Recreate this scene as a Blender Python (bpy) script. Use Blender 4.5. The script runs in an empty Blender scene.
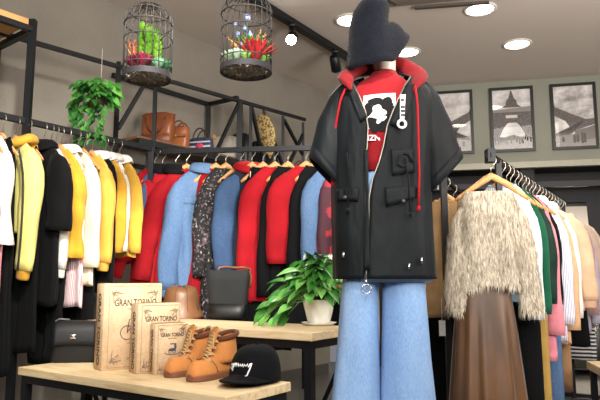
import bpy, math, random
from mathutils import Vector, Matrix, noise as mnoise
PI=math.pi; R=math.radians
sc=bpy.context.scene; COL=sc.collection
random.seed(7)
# ---------------------------------------------------------------- camera
TILT=math.atan(80/600); E=.95
CT,ST=math.cos(TILT),math.sin(TILT)
def ray(px,py):
    a=(px-300)/600; b=(200-py)/600
    return a,CT-b*ST,ST+b*CT
def PY(px,py,Y):
    a,y,z=ray(px,py); k=Y/y; return Vector((a*k,Y,E+z*k))
def PZ(px,py,Z):
    a,y,z=ray(px,py); k=(Z-E)/z; return Vector((a*k,y*k,Z))
def on_rail(p0,p1,px):
    # point of the line p0-p1 (constant z) seen in image column px
    q=(px-300)/600; z=p0.z-E
    f=lambda p: p.x-q*(p.y*CT+z*ST)
    a,b=f(p0),f(p1); t=a/(a-b); return p0.lerp(p1,t)
cam=bpy.data.cameras.new('camera'); cam.sensor_width=36; cam.lens=36; cam.clip_start=.05
co=bpy.data.objects.new('camera',cam); COL.objects.link(co)
co.location=(0,0,E); co.rotation_euler=(PI/2+TILT,0,0); sc.camera=co
cam.dof.use_dof=False
# ---------------------------------------------------------------- materials
def lin(h):
    h=h.lstrip('#'); o=[]
    for i in (0,2,4):
        c=int(h[i:i+2],16)/255
        o.append(c/12.92 if c<=.04045 else ((c+.055)/1.055)**2.4)
    return (*o,1)
MC={}
def newmat(name):
    m=bpy.data.materials.new(name); m.use_nodes=True
    nt=m.node_tree; b=nt.nodes['Principled BSDF']
    return m,nt,b
def N(nt,t,**kw):
    n=nt.nodes.new(t)
    for k,v in kw.items(): setattr(n,k,v)
    return n
def mix(nt,fac,a,b,bt='MIX'):
    n=N(nt,'ShaderNodeMix',data_type='RGBA',blend_type=bt)
    if isinstance(fac,(int,float)): n.inputs[0].default_value=fac
    else: nt.links.new(fac,n.inputs[0])
    for s,i in ((a,6),(b,7)):
        if isinstance(s,tuple): n.inputs[i].default_value=s
        else: nt.links.new(s,n.inputs[i])
    return n.outputs[2]
def dark(c,f): return (c[0]*f,c[1]*f,c[2]*f,1)
def noise(nt,scale,detail=3,rough=.5,stretch=None):
    tc=N(nt,'ShaderNodeTexCoord'); n=N(nt,'ShaderNodeTexNoise')
    n.inputs['Scale'].default_value=scale; n.inputs['Detail'].default_value=detail; n.inputs['Roughness'].default_value=rough
    if stretch:
        mp=N(nt,'ShaderNodeMapping'); mp.inputs['Scale'].default_value=stretch
        nt.links.new(tc.outputs['Object'],mp.inputs[0]); nt.links.new(mp.outputs[0],n.inputs['Vector'])
    else: nt.links.new(tc.outputs['Object'],n.inputs['Vector'])
    return n.outputs['Fac']
def ramp(nt,src,stops):
    r=N(nt,'ShaderNodeValToRGB'); nt.links.new(src,r.inputs[0])
    e=r.color_ramp.elements
    while len(e)<len(stops): e.new(.5)
    for i,(p,c) in enumerate(stops): e[i].position=p; e[i].color=c
    return r.outputs[0]
def bump(nt,b,src,strength=.3,dist=.01):
    n=N(nt,'ShaderNodeBump'); n.inputs['Strength'].default_value=strength; n.inputs['Distance'].default_value=dist
    nt.links.new(src,n.inputs['Height']); nt.links.new(n.outputs[0],b.inputs['Normal'])
def cloth_bump(nt,b,fine,fs,strength=.55,dist=.03,scale=7):
    big=noise(nt,scale,3,.55,(1,1,.38)); n1=N(nt,'ShaderNodeBump'); n1.inputs['Strength'].default_value=strength; n1.inputs['Distance'].default_value=dist
    nt.links.new(big,n1.inputs['Height']); n2=N(nt,'ShaderNodeBump'); n2.inputs['Strength'].default_value=fs; n2.inputs['Distance'].default_value=.004
    nt.links.new(fine,n2.inputs['Height']); nt.links.new(n1.outputs[0],n2.inputs['Normal']); nt.links.new(n2.outputs[0],b.inputs['Normal'])
def fabric(h,rough=.85,var=.25,bs=.25,scale=9,fine=220,sheen=.15):
    k=('fab',h,rough,var,bs,scale,fine)
    if k in MC: return MC[k]
    m,nt,b=newmat('fabric_'+h.strip('#')); c=lin(h)
    f=ramp(nt,noise(nt,scale,4),[(.3,dark(c,1-var)),(.7,c)])
    g=noise(nt,fine,2)
    nt.links.new(mix(nt,.12,f,ramp(nt,g,[(.3,dark(c,.55)),(.7,c)])),b.inputs['Base Color'])
    b.inputs['Roughness'].default_value=rough
    b.inputs['Sheen Weight'].default_value=sheen*.6; b.inputs['Specular IOR Level'].default_value=.18
    cloth_bump(nt,b,g,bs); MC[k]=m; return m
def denim(h,wash='#c9d8ea',amt=.5,scale=5):
    k=('den',h,wash,amt,scale)
    if k in MC: return MC[k]
    m,nt,b=newmat('denim_'+h.strip('#')); c=lin(h)
    f=ramp(nt,noise(nt,scale,5,.6,(1,1,.45)),[(.35,c),(.75,mixc(c,lin(wash),amt))])
    g=noise(nt,300,2,.5,(1,1,.25))
    nt.links.new(mix(nt,.35,f,ramp(nt,g,[(.35,dark(c,.6)),(.65,mixc(c,lin(wash),.45))])),b.inputs['Base Color'])
    b.inputs['Roughness'].default_value=.9; cloth_bump(nt,b,g,.25); MC[k]=m; return m
def mixc(a,b,t): return tuple(a[i]*(1-t)+b[i]*t for i in range(4))
def stripes(h1,h2,period=.02,axis='X',duty=.5,rough=.85):
    k=('st',h1,h2,period,axis,duty)
    if k in MC: return MC[k]
    m,nt,b=newmat('striped_fabric'); tc=N(nt,'ShaderNodeTexCoord'); s=N(nt,'ShaderNodeSeparateXYZ')
    nt.links.new(tc.outputs['Object'],s.inputs[0])
    d=N(nt,'ShaderNodeMath',operation='MULTIPLY'); d.inputs[1].default_value=1/period; nt.links.new(s.outputs[axis],d.inputs[0])
    fr=N(nt,'ShaderNodeMath',operation='FRACT'); nt.links.new(d.outputs[0],fr.inputs[0])
    g=N(nt,'ShaderNodeMath',operation='GREATER_THAN'); g.inputs[1].default_value=duty; nt.links.new(fr.outputs[0],g.inputs[0])
    nt.links.new(mix(nt,g.outputs[0],lin(h1),lin(h2)),b.inputs['Base Color'])
    b.inputs['Roughness'].default_value=rough; MC[k]=m; return m
def speckle(h1,h2,scale=25,lo=.55,hi=.6,h3=None,rough=.8):
    k=('sp',h1,h2,scale,lo)
    if k in MC: return MC[k]
    m,nt,b=newmat('patterned_fabric')
    f=mix(nt,ramp(nt,noise(nt,scale,2),[(lo,(0,0,0,1)),(hi,(1,1,1,1))]),lin(h1),lin(h2))
    if h3: f=mix(nt,ramp(nt,noise(nt,scale*1.7,1,.5,(1,1.3,.8)),[(.64,(0,0,0,1)),(.67,(1,1,1,1))]),f,lin(h3))
    nt.links.new(f,b.inputs['Base Color']); b.inputs['Roughness'].default_value=rough; MC[k]=m; return m
def plain(h,rough=.5,metal=0,emit=0,name=None,coat=0):
    k=('pl',h,rough,metal,emit)
    if k in MC: return MC[k]
    m,nt,b=newmat(name or 'paint_'+h.strip('#')); c=lin(h)
    n=ramp(nt,noise(nt,30,2),[(.3,dark(c,.9)),(.7,c)])
    nt.links.new(n,b.inputs['Base Color']); b.inputs['Roughness'].default_value=rough; b.inputs['Metallic'].default_value=metal
    b.inputs['Coat Weight'].default_value=coat
    if emit: b.inputs['Emission Color'].default_value=c; b.inputs['Emission Strength'].default_value=emit
    MC[k]=m; return m
def wood(h1,h2,scale=6,stretch=(1,12,12),rough=.5):
    k=('wd',h1,h2,scale,stretch)
    if k in MC: return MC[k]
    m,nt,b=newmat('wood_grain')
    n=noise(nt,scale,6,.6,stretch)
    nt.links.new(ramp(nt,n,[(.3,lin(h2)),(.55,lin(h1)),(.8,mixc(lin(h1),lin(h2),.4))]),b.inputs['Base Color'])
    b.inputs['Roughness'].default_value=rough; bump(nt,b,n,.08,.003); MC[k]=m; return m
def leather(h,rough=.4,var=.35,scale=8):
    k=('le',h,rough)
    if k in MC: return MC[k]
    m,nt,b=newmat('leather_'+h.strip('#')); c=lin(h)
    nt.links.new(ramp(nt,noise(nt,scale,4),[(.3,dark(c,1-var)),(.7,c)]),b.inputs['Base Color'])
    b.inputs['Roughness'].default_value=rough
    v=N(nt,'ShaderNodeTexVoronoi'); v.inputs['Scale'].default_value=180
    tc=N(nt,'ShaderNodeTexCoord'); nt.links.new(tc.outputs['Object'],v.inputs['Vector'])
    bump(nt,b,v.outputs['Distance'],.15,.002); MC[k]=m; return m
def leafmat(h1,h2,scale=9,rough=.35):
    k=('lf',h1,h2)
    if k in MC: return MC[k]
    m,nt,b=newmat('leaf_green')
    nt.links.new(ramp(nt,noise(nt,scale,3),[(.35,lin(h1)),(.65,lin(h2))]),b.inputs['Base Color'])
    b.inputs['Roughness'].default_value=rough; b.inputs['Subsurface Weight'].default_value=.0
    b.inputs['Transmission Weight'].default_value=0; MC[k]=m; return m
BLACKMET=plain('#14161a',.45,.3); STEEL=plain('#b9b4a8',.28,.9); SILVER=plain('#d6d6d6',.25,.95)
HWOOD=wood('#d8a267','#b57d45',10,(3,3,3),.4)
TWOOD=wood('#dfcaa2','#c4a678',5,(1,9,9),.5)
# ---------------------------------------------------------------- mesh builder
class MB:
    def __init__(s): s.v=[]; s.f=[]
    def add(s,vs,fs):
        o=len(s.v); s.v+= [tuple(v) for v in vs]; s.f+=[tuple(i+o for i in f) for f in fs]
    def box(s,c,d,rz=0,M=None):
        x,y,z=[q/2 for q in d]; vs=[]
        for a in(-1,1):
            for b in(-1,1):
                for e in(-1,1):
                    p=Vector((a*x,b*y,e*z))
                    if M: p=M@p
                    if rz: p=Matrix.Rotation(rz,3,'Z')@p
                    vs.append(p+Vector(c))
        s.add(vs,[(0,1,3,2),(4,6,7,5),(0,4,5,1),(2,3,7,6),(0,2,6,4),(1,5,7,3)])
    def bevbox(s,c,d,r=.006,rz=0):
        # box with chamfered edges
        x,y,z=[q/2 for q in d]; r=min(r,x*.9,y*.9,z*.9); rings=[]
        for (zz,ii) in ((-z,r),(-z+r,0),(z-r,0),(z,r)):
            a,b=x-ii,y-ii
            rings.append([(-a+r,-b,zz),(a-r,-b,zz),(a,-b+r,zz),(a,b-r,zz),(a-r,b,zz),(-a+r,b,zz),(-a,b-r,zz),(-a,-b+r,zz)])
        M=Matrix.Rotation(rz,3,'Z'); rings=[[M@Vector(p)+Vector(c) for p in q] for q in rings]
        s.loft(rings,True,True,True)
    def bar(s,p,q,w,h=None):
        p,q=Vector(p),Vector(q); h=h or w; d=(q-p); L=d.length; d.normalize()
        up=Vector((0,0,1)) if abs(d.z)<.95 else Vector((0,1,0))
        a=d.cross(up).normalized(); b=a.cross(d).normalized(); vs=[]
        for e in(p,q):
            for (i,j) in((-1,-1),(1,-1),(1,1),(-1,1)): vs.append(e+a*i*w/2+b*j*h/2)
        s.add(vs,[(3,2,1,0),(4,5,6,7),(0,1,5,4),(1,2,6,5),(2,3,7,6),(3,0,4,7)])
    def loft(s,rings,closed=True,cap0=False,cap1=False):
        n=len(rings[0]); o=len(s.v)
        for r in rings: s.v+=[tuple(p) for p in r]
        m=n if closed else n-1
        for i in range(len(rings)-1):
            for j in range(m):
                k=(j+1)%n; s.f.append((o+i*n+j,o+i*n+k,o+(i+1)*n+k,o+(i+1)*n+j))
        if cap0: s.f.append(tuple(o+j for j in reversed(range(n))))
        if cap1: s.f.append(tuple(o+(len(rings)-1)*n+j for j in range(n)))
    def tube(s,pts,r,n=8,cap=True,flat=1.0,up=None):
        pts=[Vector(p) for p in pts]; rings=[]
        if not isinstance(r,(list,tuple)): r=[r]*len(pts)
        ref=Vector(up) if up else Vector((.13,.27,.95)); pa=None
        for i,p in enumerate(pts):
            d=(pts[min(i+1,len(pts)-1)]-pts[max(i-1,0)]).normalized()
            if pa is None: a=d.cross(ref); a=a if a.length>.05 else d.cross(Vector((1,0,0)))
            else: a=pa-d*pa.dot(d)
            a.normalize(); pa=a; b=d.cross(a).normalized()
            rings.append([p+a*math.cos(2*PI*k/n)*r[i]+b*math.sin(2*PI*k/n)*r[i]*flat for k in range(n)])
        s.loft(rings,True,cap,cap)
    def lathe(s,prof,c=(0,0,0),n=32,cap0=False,cap1=False,sx=1,sy=1):
        c=Vector(c)
        s.loft([[c+Vector((r*math.cos(2*PI*k/n)*sx,r*math.sin(2*PI*k/n)*sy,z)) for k in range(n)] for r,z in prof],True,cap0,cap1)
    def ball(s,c,r,n=12,m=8,sc=(1,1,1)):
        c=Vector(c)
        s.loft([[c+Vector((r*sc[0]*math.sin(a)*math.cos(2*PI*k/n),r*sc[1]*math.sin(a)*math.sin(2*PI*k/n),r*sc[2]*math.cos(a))) for k in range(n)] for a in [max(.02,min(PI-.02,PI*i/m)) for i in range(m+1)]],True,True,True)
    def poly(s,pts): s.add(pts,[tuple(range(len(pts)))])
    def build(s,name,mat,parent=None,smooth=True,solid=0,bev=0,sub=0):
        me=bpy.data.meshes.new(name); me.from_pydata(s.v,[],s.f); me.update()
        me.materials.append(mat)
        if smooth: me.polygons.foreach_set('use_smooth',[True]*len(me.polygons))
        o=bpy.data.objects.new(name,me); COL.objects.link(o)
        if parent: o.parent=parent
        if solid:
            md=o.modifiers.new('thickness','SOLIDIFY'); md.thickness=solid; md.offset=0
        if bev:
            md=o.modifiers.new('bevel','BEVEL'); md.width=bev; md.segments=2
        if sub:
            md=o.modifiers.new('sub','SUBSURF'); md.levels=sub; md.render_levels=sub
        return o
def thing(name,label,cat,loc=(0,0,0),rz=0,group=None):
    o=bpy.data.objects.new(name,None); COL.objects.link(o); o.location=loc; o.rotation_euler=(0,0,rz)
    o.empty_display_size=.05
    return tag(o,label,cat,group)
def tag(o,label,cat,group=None,kind=None):
    o['label']=label; o['category']=cat
    if group: o['group']=group
    if kind: o['kind']=kind
    return o
def struct(o,label=None): 
    o['kind']='structure'
    if label: o['label']=label
    return o
def dup(o,loc,rz=None,label=None,parent=None):
    c=o.copy(); COL.objects.link(c); c.location=loc if loc is not None else o.location
    if rz is not None: c.rotation_euler=(0,0,rz)
    if label: c['label']=label
    for ch in [x for x in bpy.data.objects if x.parent==o]:
        d=ch.copy(); COL.objects.link(d); d.parent=c
        for g in [x for x in bpy.data.objects if x.parent==ch]:
            e=g.copy(); COL.objects.link(e); e.parent=d
    return c
def text(body,size,mat,parent,loc,rot,name='lettering',ext=.0006,align='CENTER',sx=1,bold=0):
    cu=bpy.data.curves.new('t','FONT'); cu.body=body; cu.size=size; cu.extrude=ext; cu.align_x=align; cu.align_y='CENTER'; cu.offset=bold
    o=bpy.data.objects.new('t',cu); COL.objects.link(o); bpy.context.view_layer.update()
    me=bpy.data.meshes.new_from_object(o.evaluated_get(bpy.context.evaluated_depsgraph_get()))
    bpy.data.objects.remove(o); me.materials.clear(); me.materials.append(mat)
    t=bpy.data.objects.new(name,me); COL.objects.link(t); t.parent=parent; t.location=loc; t.rotation_euler=rot; t.scale=(sx,1,1)
    return t
# ---------------------------------------------------------------- room
WA=Vector((-1.44,4.198,0)); U=Vector((.622,.783,0)).normalized(); V=Vector((U.y,-U.x,0))
YL=math.atan2(V.y,V.x)                      # yaw of things standing against the left wall
CRN=Vector((.314,6.41,0)); VB=Vector((.978,-.208,0)).normalized(); UB=Vector((-VB.y,VB.x,0)); YB=math.atan2(VB.y,VB.x)
H=3.0
def WL(u,v,z): return CRN+U*u+V*v+Vector((0,0,z))      # left-wall frame, u negative towards the viewer, v away from the wall
def WB(v,u,z): return CRN+VB*v+UB*u+Vector((0,0,z))    # back-wall frame, u negative into the room
def wallmat(name,h,h2,scale=1.5):
    m,nt,b=newmat(name); n=noise(nt,scale,5,.6)
    g=noise(nt,60,3)
    nt.links.new(mix(nt,.15,ramp(nt,n,[(.3,lin(h2)),(.7,lin(h))]),ramp(nt,g,[(.3,lin(h2)),(.7,lin(h))])),b.inputs['Base Color'])
    b.inputs['Roughness'].default_value=.9; bump(nt,b,g,.08,.004); return m
MW=wallmat('grey_plaster','#8d877c','#7b756b'); MWB=wallmat('sage_plaster','#8f9083','#84867a'); MCE=wallmat('ceiling_paint','#cdc3b8','#c6bbb0',.8)
def wallbox(name,p,q,z0,z1,th,mat,side):
    m=MB(); p=Vector((p.x,p.y,0)); q=Vector((q.x,q.y,0)); d=(q-p).normalized(); n=Vector((d.y,-d.x,0))*side
    a=[p,q,q+n*th,p+n*th]; vs=[v+Vector((0,0,z0)) for v in a]+[v+Vector((0,0,z1)) for v in a]
    m.add(vs,[(3,2,1,0),(4,5,6,7),(0,1,5,4),(1,2,6,5),(2,3,7,6),(3,0,4,7)]); return struct(m.build(name,mat,smooth=False))
wallbox('wall_left',WL(-7.6,0,0),WL(.0,0,0),0,H,.15,MW,-1)
# back wall: upper plaster band above a dark recess
wallbox('wall_back',WB(0,0,0),WB(5.2,0,0),2.10,H,.15,MWB,-1)
LEDGE=struct((lambda m:(m.bar(WB(.0,-.03,2.10),WB(5.2,-.03,2.10),.07,.06),m)[1])(MB()).build('trim_1',plain('#aeac9c',.7),smooth=False))
MDARK=plain('#17171a',.6); MDARK2=plain('#262628',.55)
wallbox('wall_recess',WB(0,.55,0),WB(5.2,.55,0),0,2.3,.1,MDARK,-1)
m=MB(); m.bar(WB(.0,.3,2.13),WB(5.2,.3,2.13),.55,.05); struct(m.build('ceiling_recess',MDARK,smooth=False))
for i,(v,w) in enumerate(((.9,.10),(2.02,.14),(3.05,.16),(4.3,.14))):
    m=MB(); m.bar(WB(v,.25,0),WB(v,.25,2.10),w,.3); struct(m.build('trim_%d'%(i+2),MDARK2,smooth=False))
m=MB(); m.bar(WB(0.2,.22,1.93),WB(5.2,.22,1.93),.08,.06); struct(m.build('trim_6',MDARK2,smooth=False))
# far and near walls out of view
E1=WB(5.2,0,0); wallbox('wall_right',E1,E1-UB*9.5,0,H,.15,MW,-1)
Z0=WL(-7.6,0,0); Z1=E1-UB*9.5; wallbox('wall_front',Z0,Z1,0,H,.15,MWB,1)
def flat(name,z,th,mat):
    m=MB(); pts=[WL(-7.7,-.2,0),CRN-VB*.4+UB*.8,E1+VB*.3+UB*.8,Z1+VB*.3-UB*.2]
    m.add([Vector((p.x,p.y,z)) for p in pts]+[Vector((p.x,p.y,z+th)) for p in pts],[(3,2,1,0),(4,5,6,7),(0,1,5,4),(1,2,6,5),(2,3,7,6),(3,0,4,7)])
    return struct(m.build(name,mat,smooth=False))
flat('ceiling',H,.1,MCE)
mf,nt,b=newmat('floor_tile'); br=N(nt,'ShaderNodeTexBrick'); br.inputs['Scale'].default_value=1.6; br.offset=0
br.inputs['Color1'].default_value=lin('#4a4846'); br.inputs['Color2'].default_value=lin('#504e4c'); br.inputs['Mortar'].default_value=lin('#343230'); br.inputs['Mortar Size'].default_value=.008
br.inputs['Brick Width'].default_value=1; br.inputs['Row Height'].default_value=1
tc=N(nt,'ShaderNodeTexCoord'); nt.links.new(tc.outputs['Object'],br.inputs['Vector']); nt.links.new(br.outputs[0],b.inputs['Base Color']); b.inputs['Roughness'].default_value=.3
flat('floor',-.1,.1,mf)
m=MB(); m.bar(WL(-7.5,.008,.05),WL(-.05,.008,.05),.016,.1); struct(m.build('baseboard_left',plain('#55524d',.6),smooth=False))
# ---------------------------------------------------------------- ceiling things
MEM=plain('#fff2dc',.5,0,14); MTRIM=plain('#d8d4cc',.5)
def downlight(px,py,label,power=60):
    p=PZ(px,py,H)
    t=thing('recessed_downlight',label,'ceiling light',p,0,'recessed ceiling lights')
    m=MB(); m.lathe([(.125,0),(.125,-.006),(.105,-.012),(.1,-.004)],n=32); m.build('trim_ring',MTRIM,t)
    m=MB(); m.lathe([(.1,-.004),(.06,-.008),(.01,-.009)],n=32,cap1=True); m.build('diffuser',MEM,t)
    l=bpy.data.lights.new('downlight_lamp','SPOT'); l.energy=power; l.spot_size=R(110); l.spot_blend=.6; l.shadow_soft_size=.1; l.color=(1,.93,.83)
    o=bpy.data.objects.new('downlight_lamp',l); COL.objects.link(o); o.location=(p.x,p.y,H-.05)
downlight(480,9,'round white recessed ceiling light beside the air vent, nearest of those on the right')
downlight(517,44,'round white recessed ceiling light above and between the framed photos')
downlight(407,52,'round white recessed ceiling light right behind the brim of the navy hat')
downlight(350,20,'round white recessed ceiling light peeking out left of the navy hat')
def lamp(kind,loc,target,power,size=.1,color=(1,.95,.88),spot=60,blend=.5):
    l=bpy.data.lights.new('shop_or_fill_lamp',kind); l.energy=power; l.color=color
    if kind=='AREA': l.shape='RECTANGLE'; l.size=size[0]; l.size_y=size[1]
    else: l.shadow_soft_size=size
    if kind=='SPOT': l.spot_size=R(spot); l.spot_blend=blend
    o=bpy.data.objects.new('shop_or_fill_lamp',l); COL.objects.link(o); o.location=loc
    o.rotation_euler=(Vector(target)-Vector(loc)).to_track_quat('-Z','Y').to_euler(); return o
# track
tr=thing('light_track','long black lighting track fixed across the ceiling above the mannequin','light track',(0,0,0))
a,b_=PZ(268,8,2.965),PZ(357,63,2.965); d=(b_-a).normalized()
m=MB(); m.bar(a-d*2.2,b_+d*.05,.065,.045); m.build('rail',BLACKMET,tr,False)
m=MB(); m.bar(a-d*2.2+Vector((0,0,.028)),b_+d*.05+Vector((0,0,.028)),.02,.012); m.build('mounting_strip',BLACKMET,tr,False)
def spotlight(px,py,aim,label,lit):
    p=PZ(px,py,2.965); p=a+d*((p-a).dot(d)); p.z=2.94
    t=thing('track_spotlight',label,'spotlight',p,0,'spotlights on the ceiling track')
    A=(Vector(aim)-p).normalized(); q=Vector((0,0,-.10))
    m=MB(); m.bevbox((0,0,-.006),(.05,.1,.03),.004); m.build('adapter',BLACKMET,t)
    m=MB(); m.tube([(0,0,-.02),(0,0,-.09)],.010); m.build('stem',BLACKMET,t)
    m=MB(); m.tube([q-A*.07,q-A*.06,q+A*.07,q+A*.075],[.03,.043,.046,.04],20); m.build('lamp_head',BLACKMET,t)
    m=MB(); m.tube([q+A*.0755,q+A*.078],[.038,.036],20); m.build('lens',plain('#ffffff',.3,0,60) if lit else plain('#0c0c0c',.2),t)
    return p+q+A*.12,A
sp,A=spotlight(281,26,(-.3,1.6,1.0),'black track spotlight shining white, nearest on the ceiling track',True)
spotlight(333,50,(.6,6.2,1.8),'unlit black track spotlight hanging nearest the hat',False)
# air vent
t=thing('air_vent','beige rectangular ceiling air conditioning panel with dark slots','air vent',(0,0,0))
c0=PZ(440,-14,H-.008); m=MB(); m.bevbox((c0.x,c0.y-.1,H-.012),(1.05,.66,.024),.008,R(-12)); m.build('panel',plain('#a59a8e',.6),t)
p,q=PZ(415,8,H-.02),PZ(489,2.5,H-.02); m=MB(); m.bar(p,q,.035,.016); m.build('slot',plain('#4a433c',.7),t,False)
p,q=PZ(381,-3,H-.02),PZ(396,4,H-.02); m=MB(); m.bar(p,q,.035,.016); m.build('slot',plain('#4a433c',.7),t,False)
# ---------------------------------------------------------------- framed photographs
GL,nt,b=newmat('frame_glass'); out=nt.nodes['Material Output']
g1=N(nt,'ShaderNodeBsdfTransparent'); g2=N(nt,'ShaderNodeBsdfGlossy'); g2.inputs['Roughness'].default_value=.02; mx=N(nt,'ShaderNodeMixShader'); mx.inputs[0].default_value=.05
nt.links.new(g1.outputs[0],mx.inputs[1]); nt.links.new(g2.outputs[0],mx.inputs[2]); nt.links.new(mx.outputs[0],out.inputs[0])
def skymat(dk):
    m,nt,b=newmat('photo_sky'); 
    nt.links.new(ramp(nt,noise(nt,5,5,.6,(1,1,1.6)),[(.35,lin('#a7a1a1') if not dk else lin('#77716f')),(.65,lin('#f0ecea'))]),b.inputs['Base Color']); b.inputs['Roughness'].default_value=.5; return m
def ironmat():
    m,nt,b=newmat('photo_ironwork')
    nt.links.new(ramp(nt,noise(nt,70,3,.7),[(.42,lin('#2c2727')),(.6,lin('#6c6462'))]),b.inputs['Base Color']); b.inputs['Roughness'].default_value=.5; return m
IRON=ironmat()
def picture(pxc,label,kind):
    w,h=.43,.68; zc=2.585
    # wall point in column pxc
    A=WB(0,-.02,zc); B=WB(5,-.02,zc); p=on_rail(A,B,pxc)
    t=thing('framed_photo',label,'picture',p,YB,'framed tower photographs on the back wall')
    m=MB(); f=.028
    for (x,z,ww,hh) in ((0,h/2-f/2,w,f),(0,-h/2+f/2,w,f),(-w/2+f/2,0,f,h-2*f),(w/2-f/2,0,f,h-2*f)): m.box((x,0,z),(ww,.03,hh))
    m.build('frame',plain('#101012',.35),t,False)
    iw,ih=w-2*f,h-2*f
    m=MB(); m.box((0,.003,0),(iw,.004,ih)); m.build('print',skymat(kind==2),t,False)
    L=[.0]
    def pl(pts,hexc,name='printed_shape',mat=None):
        L[0]-=.0005; m=MB(); m.poly([(x*iw,L[0],(y-.5)*ih) for x,y in pts]); m.build(name,mat or plain(hexc,.6),t,False)
    def bandpts(f1,f2,x0,x1,n=16):
        xs=[x0+(x1-x0)*i/n for i in range(n+1)]
        return [(x,f1(x)) for x in xs]+[(x,f2(x)) for x in reversed(xs)]
    if kind==1:
        pl([(-.5,0),(.5,0),(.5,.17),(-.5,.17)],'#9a9492')
        pl([(-.5,.15),(.5,.15),(.5,.21),(.2,.20),(0,.24),(-.2,.20),(-.5,.22)],'#4c4646')
        pl([(-.24,.70),(.26,.70),(.15,.75),(.13,.82),(.07,.86),(.035,.94),(.012,.99),(-.012,.99),(-.035,.94),(-.07,.86),(-.13,.82),(-.15,.75)],None,mat=IRON)
        pl([(-.5,.60),(.5,.60),(.5,.71),(-.5,.66)],'#8c8583')
        pl([(-.5,.47),(.5,.47),(.5,.62),(-.5,.62)],None,mat=IRON)
        pl([(-.16,.52),(.14,.52),(.14,.57),(-.16,.57)],'#d9d4d0')
        pl([(-.5,.47),(-.25,.47),(-.38,.20),(-.5,.20)],None,mat=IRON)
        pl([(.5,.47),(.25,.47),(.36,.22),(.5,.20)],None,mat=IRON)
        pl(bandpts(lambda x:.47,lambda x:.44-1.9*max(0,abs(x)-.1)**1.5,-.4,.4),None,mat=IRON)
        for i in range(16):
            x=-.45+.9*i/15+random.uniform(-.02,.02); y=.07+random.random()*.1; pl([(x-.018,y),(x+.018,y),(x+.012,y+.07),(x-.01,y+.07)],'#2e2a2a')
    else:
        fl=-1 if kind==0 else 1
        F=lambda pts:[(x*fl,y) for x,y in pts]
        pl(F([(-.5,0),(.5,0),(.5,.2),(-.5,.2)]),'#8f8987')
        pl(F([(.0,.08),(.5,.12),(.5,.34),(.3,.30),(.0,.26)]),'#6e6866')
        pl(F([(-.5,.72),(-.46,.66),(-.1,.55),(.3,.44),(.5,.45),(.5,.35),(.2,.30),(-.1,.24),(-.5,.22),(-.5,.18),(-.1,.20),(-.1,.30),(-.22,.42),(-.5,.52)]),None,mat=IRON)
        for (x,y,s) in ((-.3,.08,.06),(-.02,.06,.11),(.06,.07,.10),(.18,.05,.15),(.24,.06,.13)): pl(F([(x-.035,y),(x+.035,y),(x+.03,y+s),(x,y+s+.04),(x-.03,y+s)]),'#2a2626')
    m=MB(); m.box((0,-.010,0),(iw,.002,ih)); m.build('glass_pane',GL,t,False)
picture(452,'black framed tower photograph partly hidden behind the dark coat sleeve',0)
picture(512,'black framed photograph showing the whole iron tower and its arch',1)
picture(574,'black framed close-up photograph of a tower leg arching to the right',2)
# mirror in the recess
A=WB(0,.44,1.7);B=WB(5,.44,1.7); p=on_rail(A,B,574)
t=thing('wall_mirror','tall frameless mirror catching the ceiling, in the dark recess under the photos','mirror',Vector((p.x,p.y,0)),YB)
m=MB(); m.box((0,0,1.02),(.30,.02,1.9),M=Matrix.Rotation(R(-9),3,'X')); mm,nt,b=newmat('mirror_glass'); b.inputs['Metallic'].default_value=1; b.inputs['Roughness'].default_value=.04
nt.links.new(ramp(nt,noise(nt,2,2),[(.4,lin('#dfe0dc')),(.6,lin('#e8e9e5'))]),b.inputs['Base Color']); m.build('glass',mm,t,False)
m=MB(); m.box((0,.02,1.02),(.34,.02,1.95),M=Matrix.Rotation(R(-9),3,'X')); m.build('backing',BLACKMET,t,False)
# ---------------------------------------------------------------- wall-side truss and shelf
ZT=2.44
t=thing('steel_shelving_frame','black steel lattice frame running along the grey wall behind the clothes','shelving frame',(0,0,0))
FV=.36
def uof(px,v,z): 
    p=on_rail(WL(-5,v,z),WL(0,v,z),px); return (p-CRN).dot(U)
m=MB(); m.bar(WL(-3.75,FV,2.35),WL(uof(305,FV,ZT),FV,ZT+.005),.026); m.build('top_rail',BLACKMET,t,False)
m=MB(); m.bar(WL(-2.75,.03,ZT),WL(-1.8,.03,ZT),.03); m.build('wall_rail',BLACKMET,t,False)
u1=uof(238,FV,ZT)
for px in (119,156,240,251,264,283,303):
    u=uof(px,FV,ZT); m=MB(); m.bar(WL(u,FV,ZT-.03),WL(u,FV,0 if px in(119,156,240,303) else 1.80),.026 if px!=240 else .045); m.build('post',BLACKMET,t,False)
m=MB(); m.bar(WL(-1.8,.03,ZT),WL(-1.8,.03,0),.035); m.build('post',BLACKMET,t,False)
m=MB(); m.bar(WL(-1.8,.03,ZT),WL(u1,FV,ZT),.03); m.build('cross_rail',BLACKMET,t,False)
def diag(x0,z0,x1,z1):
    m=MB(); m.bar(WL(uof(x0,FV,ZT),FV,z0),WL(uof(x1,FV,ZT),FV,z1),.024); m.build('brace',BLACKMET,t,False)
diag(152,2.42,121,1.95); diag(240,2.42,215,1.9); diag(251,2.42,264,1.95); diag(264,2.38,283,1.95); diag(303,2.1,284,2.38); diag(283,1.85,303,2.3)
ZS=1.90
m=MB(); m.bar(WL(uof(138,FV,ZS),FV,ZS),WL(uof(330,FV,ZS),FV,ZS),.03,.04); m.build('shelf_rail',BLACKMET,t,False)
m=MB(); m.bar(WL(uof(-40,FV,1.72),FV,1.72),WL(uof(160,FV,1.72),FV,1.72),.03); m.build('lower_rail',BLACKMET,t,False)
m=MB(); ua,ub=uof(138,FV,ZS),uof(325,FV,ZS)
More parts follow.
